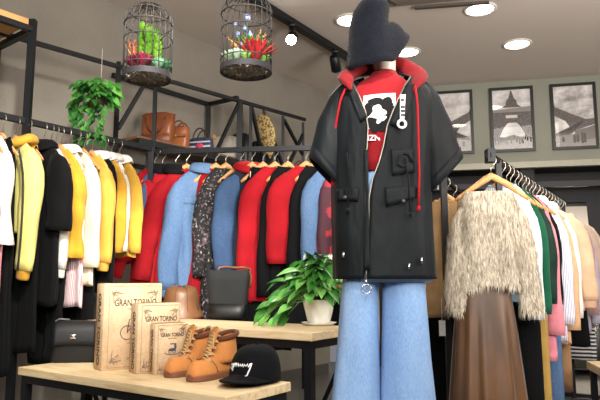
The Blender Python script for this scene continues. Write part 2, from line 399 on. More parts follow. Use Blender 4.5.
m.bar(WL(ua,FV/2,ZS+.03),WL(ub,FV/2,ZS+.03),FV-.02,.02); m.build('shelf_board',wood('#6b4a30','#4a3220',5,(1,1,1)),t,False)

# near-left tall unit with wooden top
t=thing('shelving_unit','tall black steel shelving unit with light wooden top at the left edge','shelving unit',(0,0,0))
a=PY(33,22,3.19); zt=a.z; a.z=0
def LU(u,v,z): return a+U*u-V*v+Vector((0,0,z))
for (u,v) in ((0,0),(-1.1,0),(0,.42),(-1.1,.42)):
    m=MB(); m.bar(LU(u,v,0),LU(u,v,zt+.012 if (u,v)==(0,0) else zt-.03),.035,.035); m.build('post',BLACKMET,t,False)
m=MB()
m.bar(LU(0,0,zt-.045),LU(-1.1,0,zt-.045),.035,.03); m.bar(LU(0,.42,zt-.045),LU(-1.1,.42,zt-.045),.035,.03)
for u in(0,-1.1): m.bar(LU(u,0,zt-.045),LU(u,.42,zt-.045),.035,.03)
m.build('top_frame',BLACKMET,t,False)
m=MB(); m.bar(LU(-.03,.2,zt-.012),LU(-1.12,.2,zt-.012),.42,.034); m.build('top_board',wood('#d9a466','#b98449',5,(1,1,1)),t,False)
# ---------------------------------------------------------------- hangers
def make_hanger(mat=HWOOD,w=.15):
    o=MB(); pts=[];r=[]
    for i in range(17):
        s=-1+2*i/16; x=s*w; z=-.112*abs(s)**1.1+.014*(1-abs(s)) ; pts.append((x,.012*abs(s)**2-.006,z)); r.append(.011+.009*(1-abs(s))**2 if abs(s)<.97 else .008)
    m=MB(); m.tube(pts,r,8,True,flat=.62,up=(0,1,0)); return m
HB=make_hanger(); HB_ME=None
def hook_mb():
    m=MB(); pts=[(0,0,.012),(0,0,.045)]
    for i in range(11):
        a=R(-60+i*26); pts.append((.018*math.sin(a)*-1+0.0,0,.078-.022*math.cos(a)))
    # S shaped neck into a round hook over the rail
    pts=[(0,0,.012),(0,0,.06),(.010,0,.074),(.021,0,.088),(.024,0,.104),(.020,0,.118),(.008,0,.128),(-.008,0,.128),(-.020,0,.118),(-.024,0,.102)]
    m.tube(pts,.0026,6); return m
HREF={}
def hanger(p,yaw,label,group,mat=HWOOD,tilt=0):
    key=mat.name
    o=thing('clothes_hanger',label,'hanger',p,yaw,group)
    if key not in HREF:
        b1=make_hanger(mat).build('wooden_bar' if mat==HWOOD else 'bar',mat,o); b2=hook_mb().build('hook',STEEL,o); HREF[key]=(b1.data,b2.data)
    else:
        for nm,me in (('wooden_bar',HREF[key][0]),('hook',HREF[key][1])):
            c=bpy.data.objects.new(nm,me); COL.objects.link(c); c.parent=o
    return o
# ---------------------------------------------------------------- garments
def sg(v,p): return math.copysign(abs(v)**p,v)
def body_mb(sh,hem,L,dep,neck=.07,seed=0,folds=.012,k=5,waist=None,n=44,lv=22,slope=.1,dephem=None,v_open=0):
    rnd=random.Random(seed); ph=[rnd.uniform(0,6.3) for _ in range(4)]
    rings=[]; prof=[(0,neck,.55),(-slope*.08,neck+.14*(sh-neck),.6),(-slope*.36,neck+.48*(sh-neck),.7),(-slope*.68,neck+.8*(sh-neck),.8),(-slope,sh-.006,.9),(-slope-.05,sh+.006,1)]
    z0=prof[-1][0]
    for i in range(1,lv+1):
        t=i/lv; z=z0+(-L-z0)*t; w=(sh+.006)*(1-t)+hem*t
        if waist: w-= waist*math.exp(-((t-.5)/.22)**2)
        prof.append((z,w,1))
    for (z,w,df) in prof:
        t=min(1,-z/L); d=(dep*(1-t)+(dephem or dep)*t)*df; ring=[]
        for j in range(n):
            a=2*PI*j/n; c,s=math.cos(a),math.sin(a)
            x=w*sg(c,.75); y=d*sg(s,.8)
            f=folds*min(1,t*1.6)*(math.sin(k*a*1.0+ph[0]+2.2*t)+.6*math.sin((k*2-1)*a+ph[1]-3*t)+.5*math.sin(14*t+3*c+ph[2]))
            zz=z+ (.006*math.sin(3*a+ph[3])*t)
            if s<0 and v_open and abs(x)<v_open and z>-.2: zz-= (v_open-abs(x))*1.6*max(0,1+z/.2)
            ring.append((x+f*c*.6,y+f*s*1.1,zz))
        rings.append(ring)
    m=MB(); m.loft(rings); return m
def sleeve_pts(side,sh,L,out,fwd,slope,bend):
    sx=side; pts=[]
    for i in range(13):
        t=i/12; inn=.05*(1-min(1,t*5))**1.5
        pts.append(Vector((sx*(sh-.028-inn+out*t+.018*math.sin(PI*t)),-fwd*t-bend*math.sin(PI*t)*.5,-slope*(1-.45*(1-min(1,t*5)))-.01-(L)*t)))
    return pts
def sleeve_mb(side,sh,L,r0=.06,r1=.042,out=.05,fwd=.0,slope=.1,bend=.02,seed=0,folds=.007,bell=0,flat=.62,n=18):
    rnd=random.Random(seed*3+side); ph=rnd.uniform(0,6); pts=sleeve_pts(side,sh,L,out,fwd,slope,bend); rings=[]
    for i,p in enumerate(pts):
        t=i/12; d=(pts[min(i+1,12)]-pts[max(i-1,0)]).normalized(); a=d.cross(Vector((0,1,0))).normalized(); b=d.cross(a)
        r=(r0*(1-t)+r1*t)*min(1,.45+t*5)
        if bell and t>.6: r+=bell*((t-.6)/.4)**1.5
        ring=[]
        for j in range(n):
            q=2*PI*j/n; rr=r+folds*.6*math.sin(i*.95+ph+2.2*math.sin(q+ph))*min(1,3*t)+folds*.6*math.sin(3*q+ph+t*5)
            ring.append(p+a*math.cos(q)*rr+b*math.sin(q)*rr*flat)
        rings.append(ring)
    # rounded shoulder cap closing the top
    c=sum((Vector(v) for v in rings[0]),Vector())/n
    top=[c+(Vector(v)-c)*.4+Vector((-side*.006,0,.003)) for v in rings[0]]
    m=MB(); m.loft([top]+rings,True,True,False); return m
def cuff_mb(side,sh,L,r=.042,h=.05,**kw):
    pts=sleeve_pts(side,sh,L,kw.get('out',.05),kw.get('fwd',0),kw.get('slope',.075),kw.get('bend',.02))
    p=pts[-1]; d=(pts[-1]-pts[-2]).normalized(); fl=kw.get('flat',.62)
    m=MB(); m.tube([p-d*.004,p+d*.012,p+d*h*.8,p+d*h],[r*.98,r*.84,r*.8,r*.72],16,True,flat=fl,up=(0,1,0)); return m
CNT=[0]
def garment(name,label,cat,group,p,yaw,mat,L,sh=.2,hem=None,dep=.035,sleeve=.55,smat=None,sl_sides=(-1,1),r0=.06,r1=.042,bell=0,out=.05,fwd=0,
            cuff=None,hood=None,collar=None,rib=None,placket=None,seam=None,buttons=None,folds=.012,neck=.07,waist=None,v_open=0,pockets=None,bend=.02,slope=.1,k=5,extra=None,sfold=.007):
    CNT[0]+=1; sd=CNT[0]*7+3
    t=thing(name,label,cat,p,yaw,group); hem=hem or sh
    body_mb(sh,hem,L,dep,neck,sd,folds,k,waist,slope=slope,v_open=v_open).build('body',mat,t,solid=.003)
    sm=smat or mat
    kw=dict(out=out,fwd=fwd,bend=bend,slope=slope)
    if sleeve:
        for s in sl_sides:
            so=sleeve_mb(s,sh,sleeve,r0,r1,seed=sd,bell=bell,folds=sfold,**kw).build('sleeve',sm,t,solid=.003)
            if seam:
                pts=sleeve_pts(s,sh,sleeve,out,fwd,slope,bend); m=MB()
                m.tube([q+Vector((s*.012,-(r0*(1-i/12)+r1*i/12)*.62-.002,0)) for i,q in enumerate(pts)],.011,6,flat=.3,up=(0,1,0)); m.build('sleeve_stripe',seam,so)
            if cuff: cuff_mb(s,sh,sleeve,r1,**kw).build('cuff',cuff,so)
    if rib:
        m=MB(); m.lathe([(1,0),(1.02,-.01),(1.0,-.045),(.97,-.05)],n=40); m.v=[(x*hem*.98,y*dep*1.15,z-L+.012) for x,y,z in m.v]; m.build('hem_band',rib,t,solid=.003)
    if hood:
        # hood hanging down the back and around the neck
        m=MB(); pts=[]; rr=[]
        for i in range(21):
            a=R(-215+i*12.5+ -0)*1.0; a=R(250)-R(16)*i
            back=max(0,math.sin(a)); pts.append((.098*math.cos(a),.055*math.sin(a)+.005,.008+.012*back-.03*max(0,-math.sin(a)))); rr.append(.022+.014*back)
        m.tube(pts,rr,10,True,flat=1.25); 
        m.ball((0,.065,-.045),.085,14,8,(1.05,.45,1.0)); m.build('hood',hood,t)
        for s in(-1,1): m=MB(); m.tube([(s*.03,-.058,-.03),(s*.034,-.056,-.1),(s*.03,-.052,-.19)],.003,6); m.build('drawstring',fabric('#e8e2d2'),t)
    if collar:
        m=MB(); st=[]; 
        for i in range(25):
            a=R(-80)+R(340)*i/24; a=R(-250)+R(320)*i/24
            st.append(a)
        def rg(r,z,dr): return [((r+dr)*math.cos(q),(r*.62+dr)*math.sin(q),z-(.03*max(0,-math.sin(q)) if dr>.01 else 0)) for q in st]
        m.loft([rg(neck,.0,0),rg(neck-.006,.03,0),rg(neck,.036,.004),rg(neck+.01,.02,.012),rg(neck+.012,-.008,.02)],False)
        m.build('collar',collar,t,solid=.003)
    elif not hood:
        m=MB(); m.lathe([(1,0)],n=4) if False else None
        pts=[(neck*1.02*math.cos(2*PI*i/24),dep*.56*math.sin(2*PI*i/24),.002-(.012 if math.sin(2*PI*i/24)<0 else 0)*abs(math.sin(2*PI*i/24))) for i in range(25)]
        m=MB(); m.tube(pts,.0065,6,False); m.build('neckband',rib or sm,t)
    if placket:
        m=MB(); m.loft([[(-.016,-dep*min(1,.7+.3*j/4)-.0135,-.02-j*(L-.03)/14),(0,-dep*min(1,.7+.3*j/4)-.016,-.02-j*(L-.03)/14),(.016,-dep*min(1,.7+.3*j/4)-.0135,-.02-j*(L-.03)/14)] for j in range(15)],False); m.build('placket',placket,t,solid=.002)
    if buttons:
        for j in range(5):
            z=-.07-j*(L-.16)/4; m=MB(); m.tube([(0,-dep-.014,z),(0,-dep-.022,z)],.009,10); m.build('button',buttons,t)
    if pockets:
        for s in(-1,1):
            m=MB(); m.bevbox((s*sh*.5,-dep-.008,-.22),(.1,.008,.045),.003); m.build('pocket_flap',pockets,t)
    if extra: extra(t,L,sh,dep)
    return t
def trousers(label,group,p,yaw,mat,L,w=.13,dep=.03,name='trousers',top=.03,flare=0,cat='trousers'):
    CNT[0]+=1; rnd=random.Random(CNT[0]); ph=rnd.uniform(0,6)
    t=thing(name,label,cat,p,yaw,group)
    m=MB(); m.loft([[(w*sg(math.cos(2*PI*j/28),.7),dep*sg(math.sin(2*PI*j/28),.8),z) for j in range(28)] for z in(-top,-top-.02,-top-.05)]); m.build('waistband',mat,t,solid=.003)
    m=MB()
    m.loft([[(w*sg(math.cos(2*PI*j/28),.7)*(1+.05*i),dep*sg(math.sin(2*PI*j/28),.8)*(1+.05*math.sin(4*j+i)),-top-.045-i*.05) for j in range(28)] for i in range(6)]); m.build('seat',mat,t,solid=.003)
    for s in(-1,1):
        m=MB(); rings=[]
        for i in range(15):
            q=i/14; ww=(w*.62*(1-q)+(w*.5+flare)*q); 
            rings.append([(s*(w*.52+.02*q+flare*.3*q)+ww*math.cos(2*PI*j/18),dep*(1+.25*math.sin(i*.8+ph))*math.sin(2*PI*j/18)+.004*math.sin(3*i+ph),-top-.28-(L-.28)*q) for j in range(18)])
        m.loft(rings); m.build('leg',mat,t,solid=.003)
    for s in(-1,1):
        m=MB(); m.tube([(s*w*.7,0,-top+.004),(s*w*.45,0,.0),(0,0,.004)],.003,6); m.box((s*w*.7,0,-top-.006),(.02,dep*2.3,.03)); m.build('clip_strap',STEEL,t)
    return t
GY='yellow, white and black clothes on the left rail'
# ---- left rail
ZR=1.81
L0=PZ(0,115.5,ZR); L1=PZ(147,148,ZR); Ld=(L1-L0).normalized(); YLR=math.atan2(-Ld.x,Ld.y)
rk=thing('clothing_rack','long black square-tube clothing rail running along the left wall','clothing rack',(0,0,0))
Pa,Pb=L0-Ld*.95,L1+Ld*.04
def rackrail(t,p,q,w=.032): m=MB(); m.bar(p,q,w,w); return m.build('rail',BLACKMET,t,False)
rackrail(rk,Pa,Pb)
for p in (Pa,Pb): m=MB(); m.bar((p.x,p.y,0),(p.x,p.y,ZR),.035,.035); m.build('post',BLACKMET,rk,False)
m=MB(); m.bar((Pa.x,Pa.y,.12),(Pb.x,Pb.y,.12),.03,.03); m.build('lower_rail',BLACKMET,rk,False)
for p in (Pa,Pb):
    m=MB(); m.bar(Vector((p.x,p.y,.02))-V*.22,Vector((p.x,p.y,.02))+V*.22,.035,.03); m.build('foot',BLACKMET,rk,False)
HZ=-.117      # hanger origin below rail axis
def hangat(A,B,px): q=on_rail(A,B,px); return Vector((q.x,q.y,q.z+HZ))
def lenpx(p,py,drop=.0):
    z=PY(300,py,p.y-.05).z; return (p.z-drop)-z
yel=fabric('#f2d45a'); mus=fabric('#dfa83c',.95); pale=fabric('#f3e98a',.8,.12); wht=fabric('#f2efe8'); cream=fabric('#f3ead0'); blk=fabric('#0b0c0f',.85,sheen=.03); blk2=fabric('#08090b',.9,sheen=.02); navy=fabric('#1b2230')
pinkst=stripes('#e9b9bd','#c76f7c',.009,'X',.5); white2=fabric('#fbfaf6')
org=fabric('#eab650')
def lett_sleeve(t,L,sh,dep):
    so=[c for c in bpy.data.objects if c.parent==t and c.name.startswith('sleeve')]
    text('MANCLAND',.05,fabric('#1a1a1a'),t,(sh+.035,-.05,-.42),(PI/2,R(90),0),sx=1.0,bold=.001)
def tie(t,L,sh,dep): pass
specs=[ # hook column, name, label, category, material, hem row, options
 (-27,'sweater','bright yellow sweater cut by the left edge of the frame','sweater',yel,255,dict(sleeve=.5,cuff=yel,rib=yel,sh=.19)),
 (-18,'blouse','pale grey top with hanging tail, lowest at the left edge','top',fabric('#d9d7d4'),292,dict(sleeve=0,sh=.20)),
 (-8,'shirt','pink striped shirt with gathered cuff under the white bell sleeve','shirt',pinkst,262,dict(sleeve=.74,cuff=fabric('#efc3c8'),sh=.13,out=.05,r1=.04,r0=.05)),
 (-4,'blouse','white blouse with flared bell sleeves beside the pale yellow hoodie','blouse',white2,205,dict(sleeve=.44,bell=.06,sh=.165,r0=.06,r1=.04,out=.0)),
 (4,'dress','long plain black dress hanging behind the white bell sleeve','dress',blk2,372,dict(sleeve=0,sh=.13,hem=.18)),
 (18,'hoodie','pale yellow zip hoodie with mustard hood and dark sleeve stripe','hoodie',pale,230,dict(sleeve=.57,hood=mus,cuff=mus,seam=fabric('#3c3f38'),sh=.2,r1=.055,out=-.02,r0=.085)),
 (30,'dress','long black dress in the gap below the pale yellow hoodie','dress',blk2,350,dict(sleeve=0,sh=.12,hem=.18)),
 (45,'coat','long black coat with wide half sleeves on the left rail','coat',blk,303,dict(sleeve=.36,r0=.085,r1=.085,sh=.185,collar=blk,buttons=plain('#050505',.3),dep=.04,out=.02)),
 (52,'hoodie','white hoodie with black lettering down its sleeve','hoodie',wht,262,dict(sleeve=.56,cuff=wht,rib=wht,sh=.155,extra=lett_sleeve,out=.03,r0=.055)),
 (57,'trousers','long black trousers below the white lettered hoodie','trousers',None,360,None),
 (62,'cardigan','mustard yellow cardigan with bunched knit sleeve','cardigan',fabric('#e3b23a',.95,.35,.6),255,dict(sleeve=.50,r0=.065,r1=.055,sfold=.02,sh=.165,placket=mus,out=.02)),
 (69,'shirt','pink and white striped long shirt under the cream blouse','shirt',stripes('#f3ebea','#d9949f',.011,'X',.55),305,dict(sleeve=0,sh=.15,hem=.2,collar=white2)),
 (79,'blouse','cream white collarless long blouse between two yellow tops','blouse',cream,283,dict(sleeve=.55,sh=.175,hem=.2,r0=.065,r1=.06,out=.03)),
 (85,'trousers','black trousers hanging behind the cream blouse','trousers',None,345,None),
 (93,'sweater','plain golden yellow sweater to the right of the cream blouse','sweater',org,238,dict(sleeve=.52,sh=.17,cuff=org,rib=org,out=.01,r0=.065,r1=.055)),
 (100,'jacket','black jacket with thin white edging between yellow tops','jacket',blk,290,dict(sleeve=0,sh=.16,placket=wht,collar=wht)),
 (106,'sweater','mustard sweater with white shirt collar showing, nearer of two','sweater',mus,245,dict(sleeve=.46,sh=.16,collar=white2,out=.01,rib=mus)),
 (112,'shirt','off-white shirt squeezed between the two collared sweaters','shirt',wht,250,dict(sleeve=.45,sh=.15,collar=wht,out=.01)),
 (120,'sweater','yellow sweater with white lace collar near the end post','sweater',fabric('#e9b94a'),255,dict(sleeve=.46,sh=.165,collar=white2,out=.02)),
]
for i,(px,nm,lb,cat,mt,hem,kw) in enumerate(specs):
    p=hangat(L0,L1,px); yw=YLR+R(random.uniform(-5,4))
    hanger(p,yw,'wooden hanger carrying the '+lb.split(' hanging')[0].split(' cut')[0],'wooden hangers on the left rail')
    L=lenpx(p,hem)
    if kw is None: trousers(lb,GY,p+Vector((0,0,-.06)),yw,blk2,L-.06); continue
    p2=p+Vector((0,0,-.012))
    garment({'sweater':'sweater'}.get(cat,nm),lb,cat,GY,p2,yw,mt,L,**dict(dict(dep=.022,folds=.008,fwd=.0,bend=.0),**{k:v for k,v in kw.items()}))
# ---- back rail
B0=PZ(149,152,ZR); B1=PZ(312,148,ZR); Bd=(B1-B0).normalized()
rk=thing('clothing_rack','black square-tube clothing rail behind the display tables','clothing rack',(0,0,0))
Qa,Qb=B0-Bd*.0,B1+Bd*.38
rackrail(rk,Qa,Qb)
for p in (Qa,Qb): m=MB(); m.bar((p.x,p.y,0),(p.x,p.y,ZR),.035,.035); m.build('post',BLACKMET,rk,False)
m=MB(); m.bar((Qa.x,Qa.y,.12),(Qb.x,Qb.y,.12),.03,.03); m.build('lower_rail',BLACKMET,rk,False)
red=fabric('#a51621',.85,.3,sheen=.05); red2=fabric('#b01824',.85,.25,sheen=.05); red3=fabric('#9a121e',.85,.3)
dlight=denim('#4d6f9b','#8aa7c8',.4); ddark=denim('#2f4a70','#5f80ac',.4); dmid=denim('#48678f','#7c9cc6',.5)
flor=speckle('#121317','#5c4a52',38,.6,.63,'#8f8a86')
GB='red, denim and black clothes on the back rail'
def emb(t,L,sh,dep): pass
bs=[
 (155,'jacket','short red jacket with rounded shoulder, first on the back rail','jacket',red,262,dict(sleeve=.5,sh=.18,r0=.06,r1=.055,out=.06)),
 (163,'jacket','dark denim jacket with black trim between the two red tops','jacket',ddark,262,dict(sleeve=.5,sh=.15,collar=blk,placket=blk,out=.02)),
 (176,'sweatshirt','red sweatshirt with long sleeve spreading left, beside the denim jacket','sweatshirt',red2,284,dict(sleeve=.60,sh=.19,r0=.08,r1=.065,out=.22,hem=.27,collar=blk)),
 (187,'coat','longer red coat just left of the light denim jacket','coat',red,305,dict(sleeve=.62,sh=.17,r0=.075,r1=.058,out=.14,hem=.2)),
 (204,'denim_jacket','faded light blue denim jacket with open collar and chest pocket','jacket',dlight,300,dict(sleeve=.68,sh=.18,hem=.16,r0=.078,r1=.058,out=.07,collar=dlight,placket=dlight,buttons=STEEL,pockets=dlight,cuff=dlight)),
 (216,'dress','red dress glimpsed low behind the black bucket bag','dress',red3,330,dict(sleeve=0,sh=.12,hem=.2)),
 (226,'jacket','black floral patterned jacket between denim jacket and hooded jacket','jacket',flor,325,dict(sleeve=.6,sh=.15,r0=.06,r1=.055,placket=flor,out=.03,folds=.018)),
 (241,'trousers','black trousers behind the hooded denim jacket','trousers',None,345,None),
 (252,'hooded_jacket','dark jacket with blue denim sleeves and red hood','jacket',fabric('#252b38'),300,dict(sleeve=.56,smat=ddark,hood=red2,sh=.18,r0=.085,r1=.06,out=.04)),
 (263,'dress','long black dress behind the plain red sweater','dress',blk2,350,dict(sleeve=0,sh=.12,hem=.2)),
 (275,'sweater','plain red sweater right of the red-hooded denim jacket','sweater',red2,300,dict(sleeve=.62,sh=.175,r0=.072,r1=.058,out=.05)),
 (288,'jacket','black jacket with low sleeve between the last two red sweaters','jacket',blk,322,dict(sleeve=.72,sh=.14,out=.06,r0=.06)),
 (306,'sweater','red sweater with angled hem, last red piece before the mannequin','sweater',red2,255,dict(sleeve=.52,sh=.19,r0=.085,r1=.065,out=.04)),
 (316,'jacket','black jacket with slanted sleeve behind the potted plant','jacket',blk,340,dict(sleeve=.7,sh=.14,hem=.2,out=.05)),
 (334,'denim_shirt','light blue denim shirt beside the mannequin sleeve','shirt',dlight,300,dict(sleeve=.54,sh=.17,r0=.075,r1=.06,out=.03,collar=dlight)),
 (348,'blouse','plum and red patterned blouse behind the mannequin','blouse',speckle('#4a2430','#a62b3a',12,.5,.56),290,dict(sleeve=.5,sh=.16)),
]
for i,(px,nm,lb,cat,mt,hem,kw) in enumerate(bs):
    p=hangat(B0,B1,px); yw=R(24+random.uniform(-4,4)) if i>1 else R(44)
    hanger(p,yw,'wooden hanger carrying the '+lb,'wooden hangers on the back rail')
    L=lenpx(p,hem)
    if kw is None: trousers(lb,GB,p+Vector((0,0,-.06)),yw,blk2,L-.06); continue
    garment(nm,lb,cat,GB,p+Vector((0,0,-.012)),yw,mt,L,**dict(dict(dep=.035,folds=.012,bend=.01),**kw))
# ---- right rack
ZQ=1.6
C0=PZ(490,156,ZQ); C1=PZ(563,203,ZQ); Cd=(C1-C0).normalized(); YC=math.atan2(-Cd.x,Cd.y)
rk=thing('clothing_rack','black clothing rack on the right with crowded pastel clothes','clothing rack',(0,0,0))
rackrail(rk,C0-Cd*.03,C1,.028)
for p in (C0+Cd*.16,C1-Cd*.02): m=MB(); m.bar((p.x,p.y,0),(p.x,p.y,ZQ),.03,.03); m.build('post',BLACKMET,rk,False)
for p in (C0,C1): m=MB(); cx=Vector((Cd.y,-Cd.x,0)); m.bar(Vector((p.x,p.y,.02))-cx*.24,Vector((p.x,p.y,.02))+cx*.24,.04,.03); m.build('foot',BLACKMET,rk,False)
m=MB(); e=C0+Vector((0,0,.0)); m.bar(e-Vector((.16,.28,0)).normalized()*.0+Vector((-.02,0,0)),e+Vector((.02,0,0)),.06,.07); m.build('end_cap',BLACKMET,rk,False)
GR='pastel and green clothes on the right rack'
def right_item(t_): q=C0.lerp(C1,t_); return Vector((q.x,q.y,q.z+HZ))
# fuzzy sweater, facing the camera
fz,nt,b=newmat('fluffy_yarn'); nt.links.new(ramp(nt,noise(nt,110,2,.5,(1,1,.22)),[(.32,lin('#8c8170')),(.5,lin('#bbb09d')),(.68,lin('#d9d0c0'))]),b.inputs['Base Color']); b.inputs['Roughness'].default_value=.95
p=right_item(.035); pz=p+Vector((-.05,-.03,-.07)); ys=R(-10)
hanger(p+Vector((-.03,-.03,0)),ys,'large light wooden hanger holding the fluffy cream sweater','wooden hangers on the right rack').scale=(1.25,1.2,1)
p=pz
t=thing('fluffy_sweater','fluffy cream eyelash-yarn sweater with wide neck at front of rack','sweater',p,ys,GR)
bm=body_mb(.145,.155,.50,.065,.115,5,.012,4,slope=.06,lv=20); bo=bm.build('body',fz,t,solid=.004)
sl=[]
for s in(-1,1):
    sm=sleeve_mb(s,.155,.56,.05,.052,out=.06 if s>0 else .045,slope=.06,seed=5,folds=.008); sl.append(sm); so=sm.build('sleeve',fz,t,solid=.004)
rnd=random.Random(3)
def strands(mb,count,ln,parent,grav=1.0):
    m=MB(); fs=mb.f; V_=[Vector(v) for v in mb.v]
    c=sum(V_,Vector())/len(V_)
    for _ in range(count):
        f=rnd.choice(fs); 
        if len(f)!=4: continue
        a,b_,c_,d_=[V_[i] for i in f]; u,v=rnd.random(),rnd.random()
        q=a.lerp(b_,u).lerp(d_.lerp(c_,u),v); n=(b_-a).cross(d_-a)
        if n.length<1e-9: continue
        n.normalize(); o=Vector((q.x-c.x,q.y-c.y,0)); n=n if n.dot(o)>0 else -n
        l=ln*rnd.uniform(.6,1.3); side=Vector((rnd.uniform(-.5,.5),rnd.uniform(-.4,.4),0))
        p1=q+(n*.35+side*.5)*l*.5+Vector((0,0,-.25*l)); p2=p1+(n*.05+side*.5)*l*.5+Vector((0,0,-.55*l))
        w=Vector((n.y,-n.x,0)); w=(w.normalized() if w.length>.01 else Vector((1,0,0)))*.0013
        m.add([q-w,q+w,p1+w,p1-w,p2],[(0,1,2,3),(3,2,4)])
    o=m.build('yarn_fringe',fz,parent); o['kind']='stuff'; return o
strands(bm,13000,.05,bo)
for sm,so in zip(sl,[c for c in bpy.data.objects if c.parent==t and c.name.startswith('sleeve')]): strands(sm,5000,.048,so)
# brown skirt below
t=thing('long_skirt','long brown flared satin skirt hanging below the fluffy cream sweater','skirt',p+Vector((-.045,.01,0)),ys,GR)
sat,nt,b=newmat('brown_satin'); nt.links.new(ramp(nt,noise(nt,4,3,.5,(2,2,.4)),[(.3,lin('#33200f')),(.7,lin('#6b4826'))]),b.inputs['Base Color']); b.inputs['Roughness'].default_value=.45; b.inputs['Sheen Weight'].default_value=.2
m=MB(); rings=[]
for i in range(24):
    q=i/23; z=-.47-.68*q; w=.125+.062*q**.8; dd=.04+.1*q; ring=[]
    for j in range(72):
        a=2*PI*j/72; f=1+(.02+.075*q)*math.sin(11*a+.8*math.sin(3*a)+.5*q)*min(1,q*3)
        ring.append((w*f*math.cos(a)+.005,dd*f*math.sin(a),z))
    rings.append(ring)
m.loft(rings); m.build('skirt_panel',sat,t,solid=.003)
m=MB(); m.lathe([(1.02,-.44),(1.03,-.455),(1.02,-.475)],n=40); m.v=[(x*.125,y*.04,z) for x,y,z in m.v]; m.build('waistband',sat,t,solid=.003)
for s in(-1,1): m=MB(); m.tube([(s*.118,0,-.45),(s*.12,.0,-.2),(s*.11,0,-.035)],.003,6); m.build('hanging_loop',sat,t)
lil=stripes('#f0eef2','#8f93b5',.010,'X',.55)
rs=[
 (.10,'shirt','pale blue and white striped shirt just behind the fluffy sweater','shirt',stripes('#eef1f3','#9fb3c6',.012,'X',.6),.60,dict(sleeve=.62,sh=.19,rib=denim('#8fb0c8'))),
 (.15,'trousers','black trousers hanging below the striped shirt sleeve','trousers',blk2,1.2,None),
 (.19,'sweater','emerald green knit sweater on the right rack','sweater',fabric('#155a40',.95,.35,.6),.62,dict(sleeve=.6,sh=.19)),
 (.24,'trousers','khaki yellow trousers hanging low on the right rack','trousers',fabric('#b8954e'),1.3,None),
 (.28,'velvet_top','dark green crushed velvet top beside the emerald sweater','top',fabric('#0a3528',.6,.6,.5,14),.56,dict(sleeve=.55,sh=.195)),
 (.33,'blouse','pink frilled top showing below the dark green velvet top','blouse',fabric('#e8909c'),.74,dict(sleeve=.66,sh=.17,bell=.015)),
 (.37,'jacket','slim black jacket right of the green velvet top','jacket',blk,.5,dict(sleeve=.5,sh=.2)),
 (.42,'jeans','blue jeans hanging narrow beside the khaki trousers','jeans',dmid,1.3,None),
 (.46,'shirt','white shirt with navy vertical stripes in the middle of the rack','shirt',lil,.68,dict(sleeve=.62,sh=.2,collar=white2)),
 (.52,'blouse','blush peach blouse with loose sleeve, nearer of the two peach pieces','blouse',fabric('#e2b48c'),.7,dict(sleeve=.66,sh=.2,r0=.062,r1=.055)),
 (.57,'trousers','camel brown trousers reaching low beside the striped shirt','trousers',fabric('#a67f5c'),1.25,None),
 (.62,'shirt','crisp white blouse behind the blush peach blouse','blouse',white2,.6,dict(sleeve=.6,sh=.2,collar=white2)),
 (.68,'sweater','light peach sweater with full rounded sleeve','sweater',fabric('#e6bd9c'),.55,dict(sleeve=.5,sh=.205,r0=.075,r1=.055,cuff=fabric('#e6bd9c'),out=.07)),
 (.73,'skirt','short black skirt hanging low beneath the peach sweater','skirt',blk2,1.0,dict(sleeve=0,sh=.17,hem=.22)),
 (.78,'cardigan','dusty mauve cardigan between the peach and taupe pieces','cardigan',fabric('#b79494'),.62,dict(sleeve=.6,sh=.2,r0=.066,out=.06,placket=fabric('#a58282'))),
 (.84,'blouse','lilac grey thin blouse with tied cuff at the far end of rack','blouse',fabric('#b9b4c8'),.68,dict(sleeve=.66,sh=.2,r0=.06,out=.07)),
 (.90,'coat','taupe pink coat with wide sleeve near the far end of rack','coat',fabric('#b49c8f'),.66,dict(sleeve=.6,sh=.21,r0=.08,r1=.065,out=.085)),
 (.95,'dress','black and white narrow striped dress hanging low at the far end','dress',stripes('#2a2a30','#d6d4d4',.03,'Z',.55),1.15,dict(sleeve=0,sh=.16,hem=.2)),
 (.99,'jacket','light beige jacket, furthest piece on the right rack','jacket',fabric('#cbb8a2'),.58,dict(sleeve=.5,sh=.21,r0=.075,r1=.06,out=.09,collar=fabric('#cbb8a2'))),
]
WH=plain('#e9e6df',.4); BH=plain('#2a2622',.4)
for i,(tt,nm,lb,cat,mt,L,kw) in enumerate(rs):
    if .3<tt<.95 and kw is not None and tt!=.73: L*=1.35; kw=dict(kw); kw['sleeve']=kw.get('sleeve',0)*1.12
    if tt<.45 and kw is not None: kw=dict(kw); kw['sh']=.145; kw['r0']=.05; kw['r1']=.042; kw['out']=.02
    elif tt<.65 and kw is not None: kw=dict(kw); kw['sh']=.165; kw['out']=.03
    p=right_item(tt); yw=YC+R(12+random.uniform(-4,4))
    hanger(p,yw,'hanger carrying the '+lb,'wooden hangers on the right rack')
    if kw is None: trousers(lb,GR,p+Vector((0,0,-.06)),yw,mt,L-.06,w=.12,cat=cat,name=nm); continue
    garment(nm if nm!='shirt' else 'shirt',lb,cat,GR,p+Vector((0,0,-.012)),yw,mt,L,**dict(dict(dep=.022,folds=.009,bend=.0,k=6),**kw))
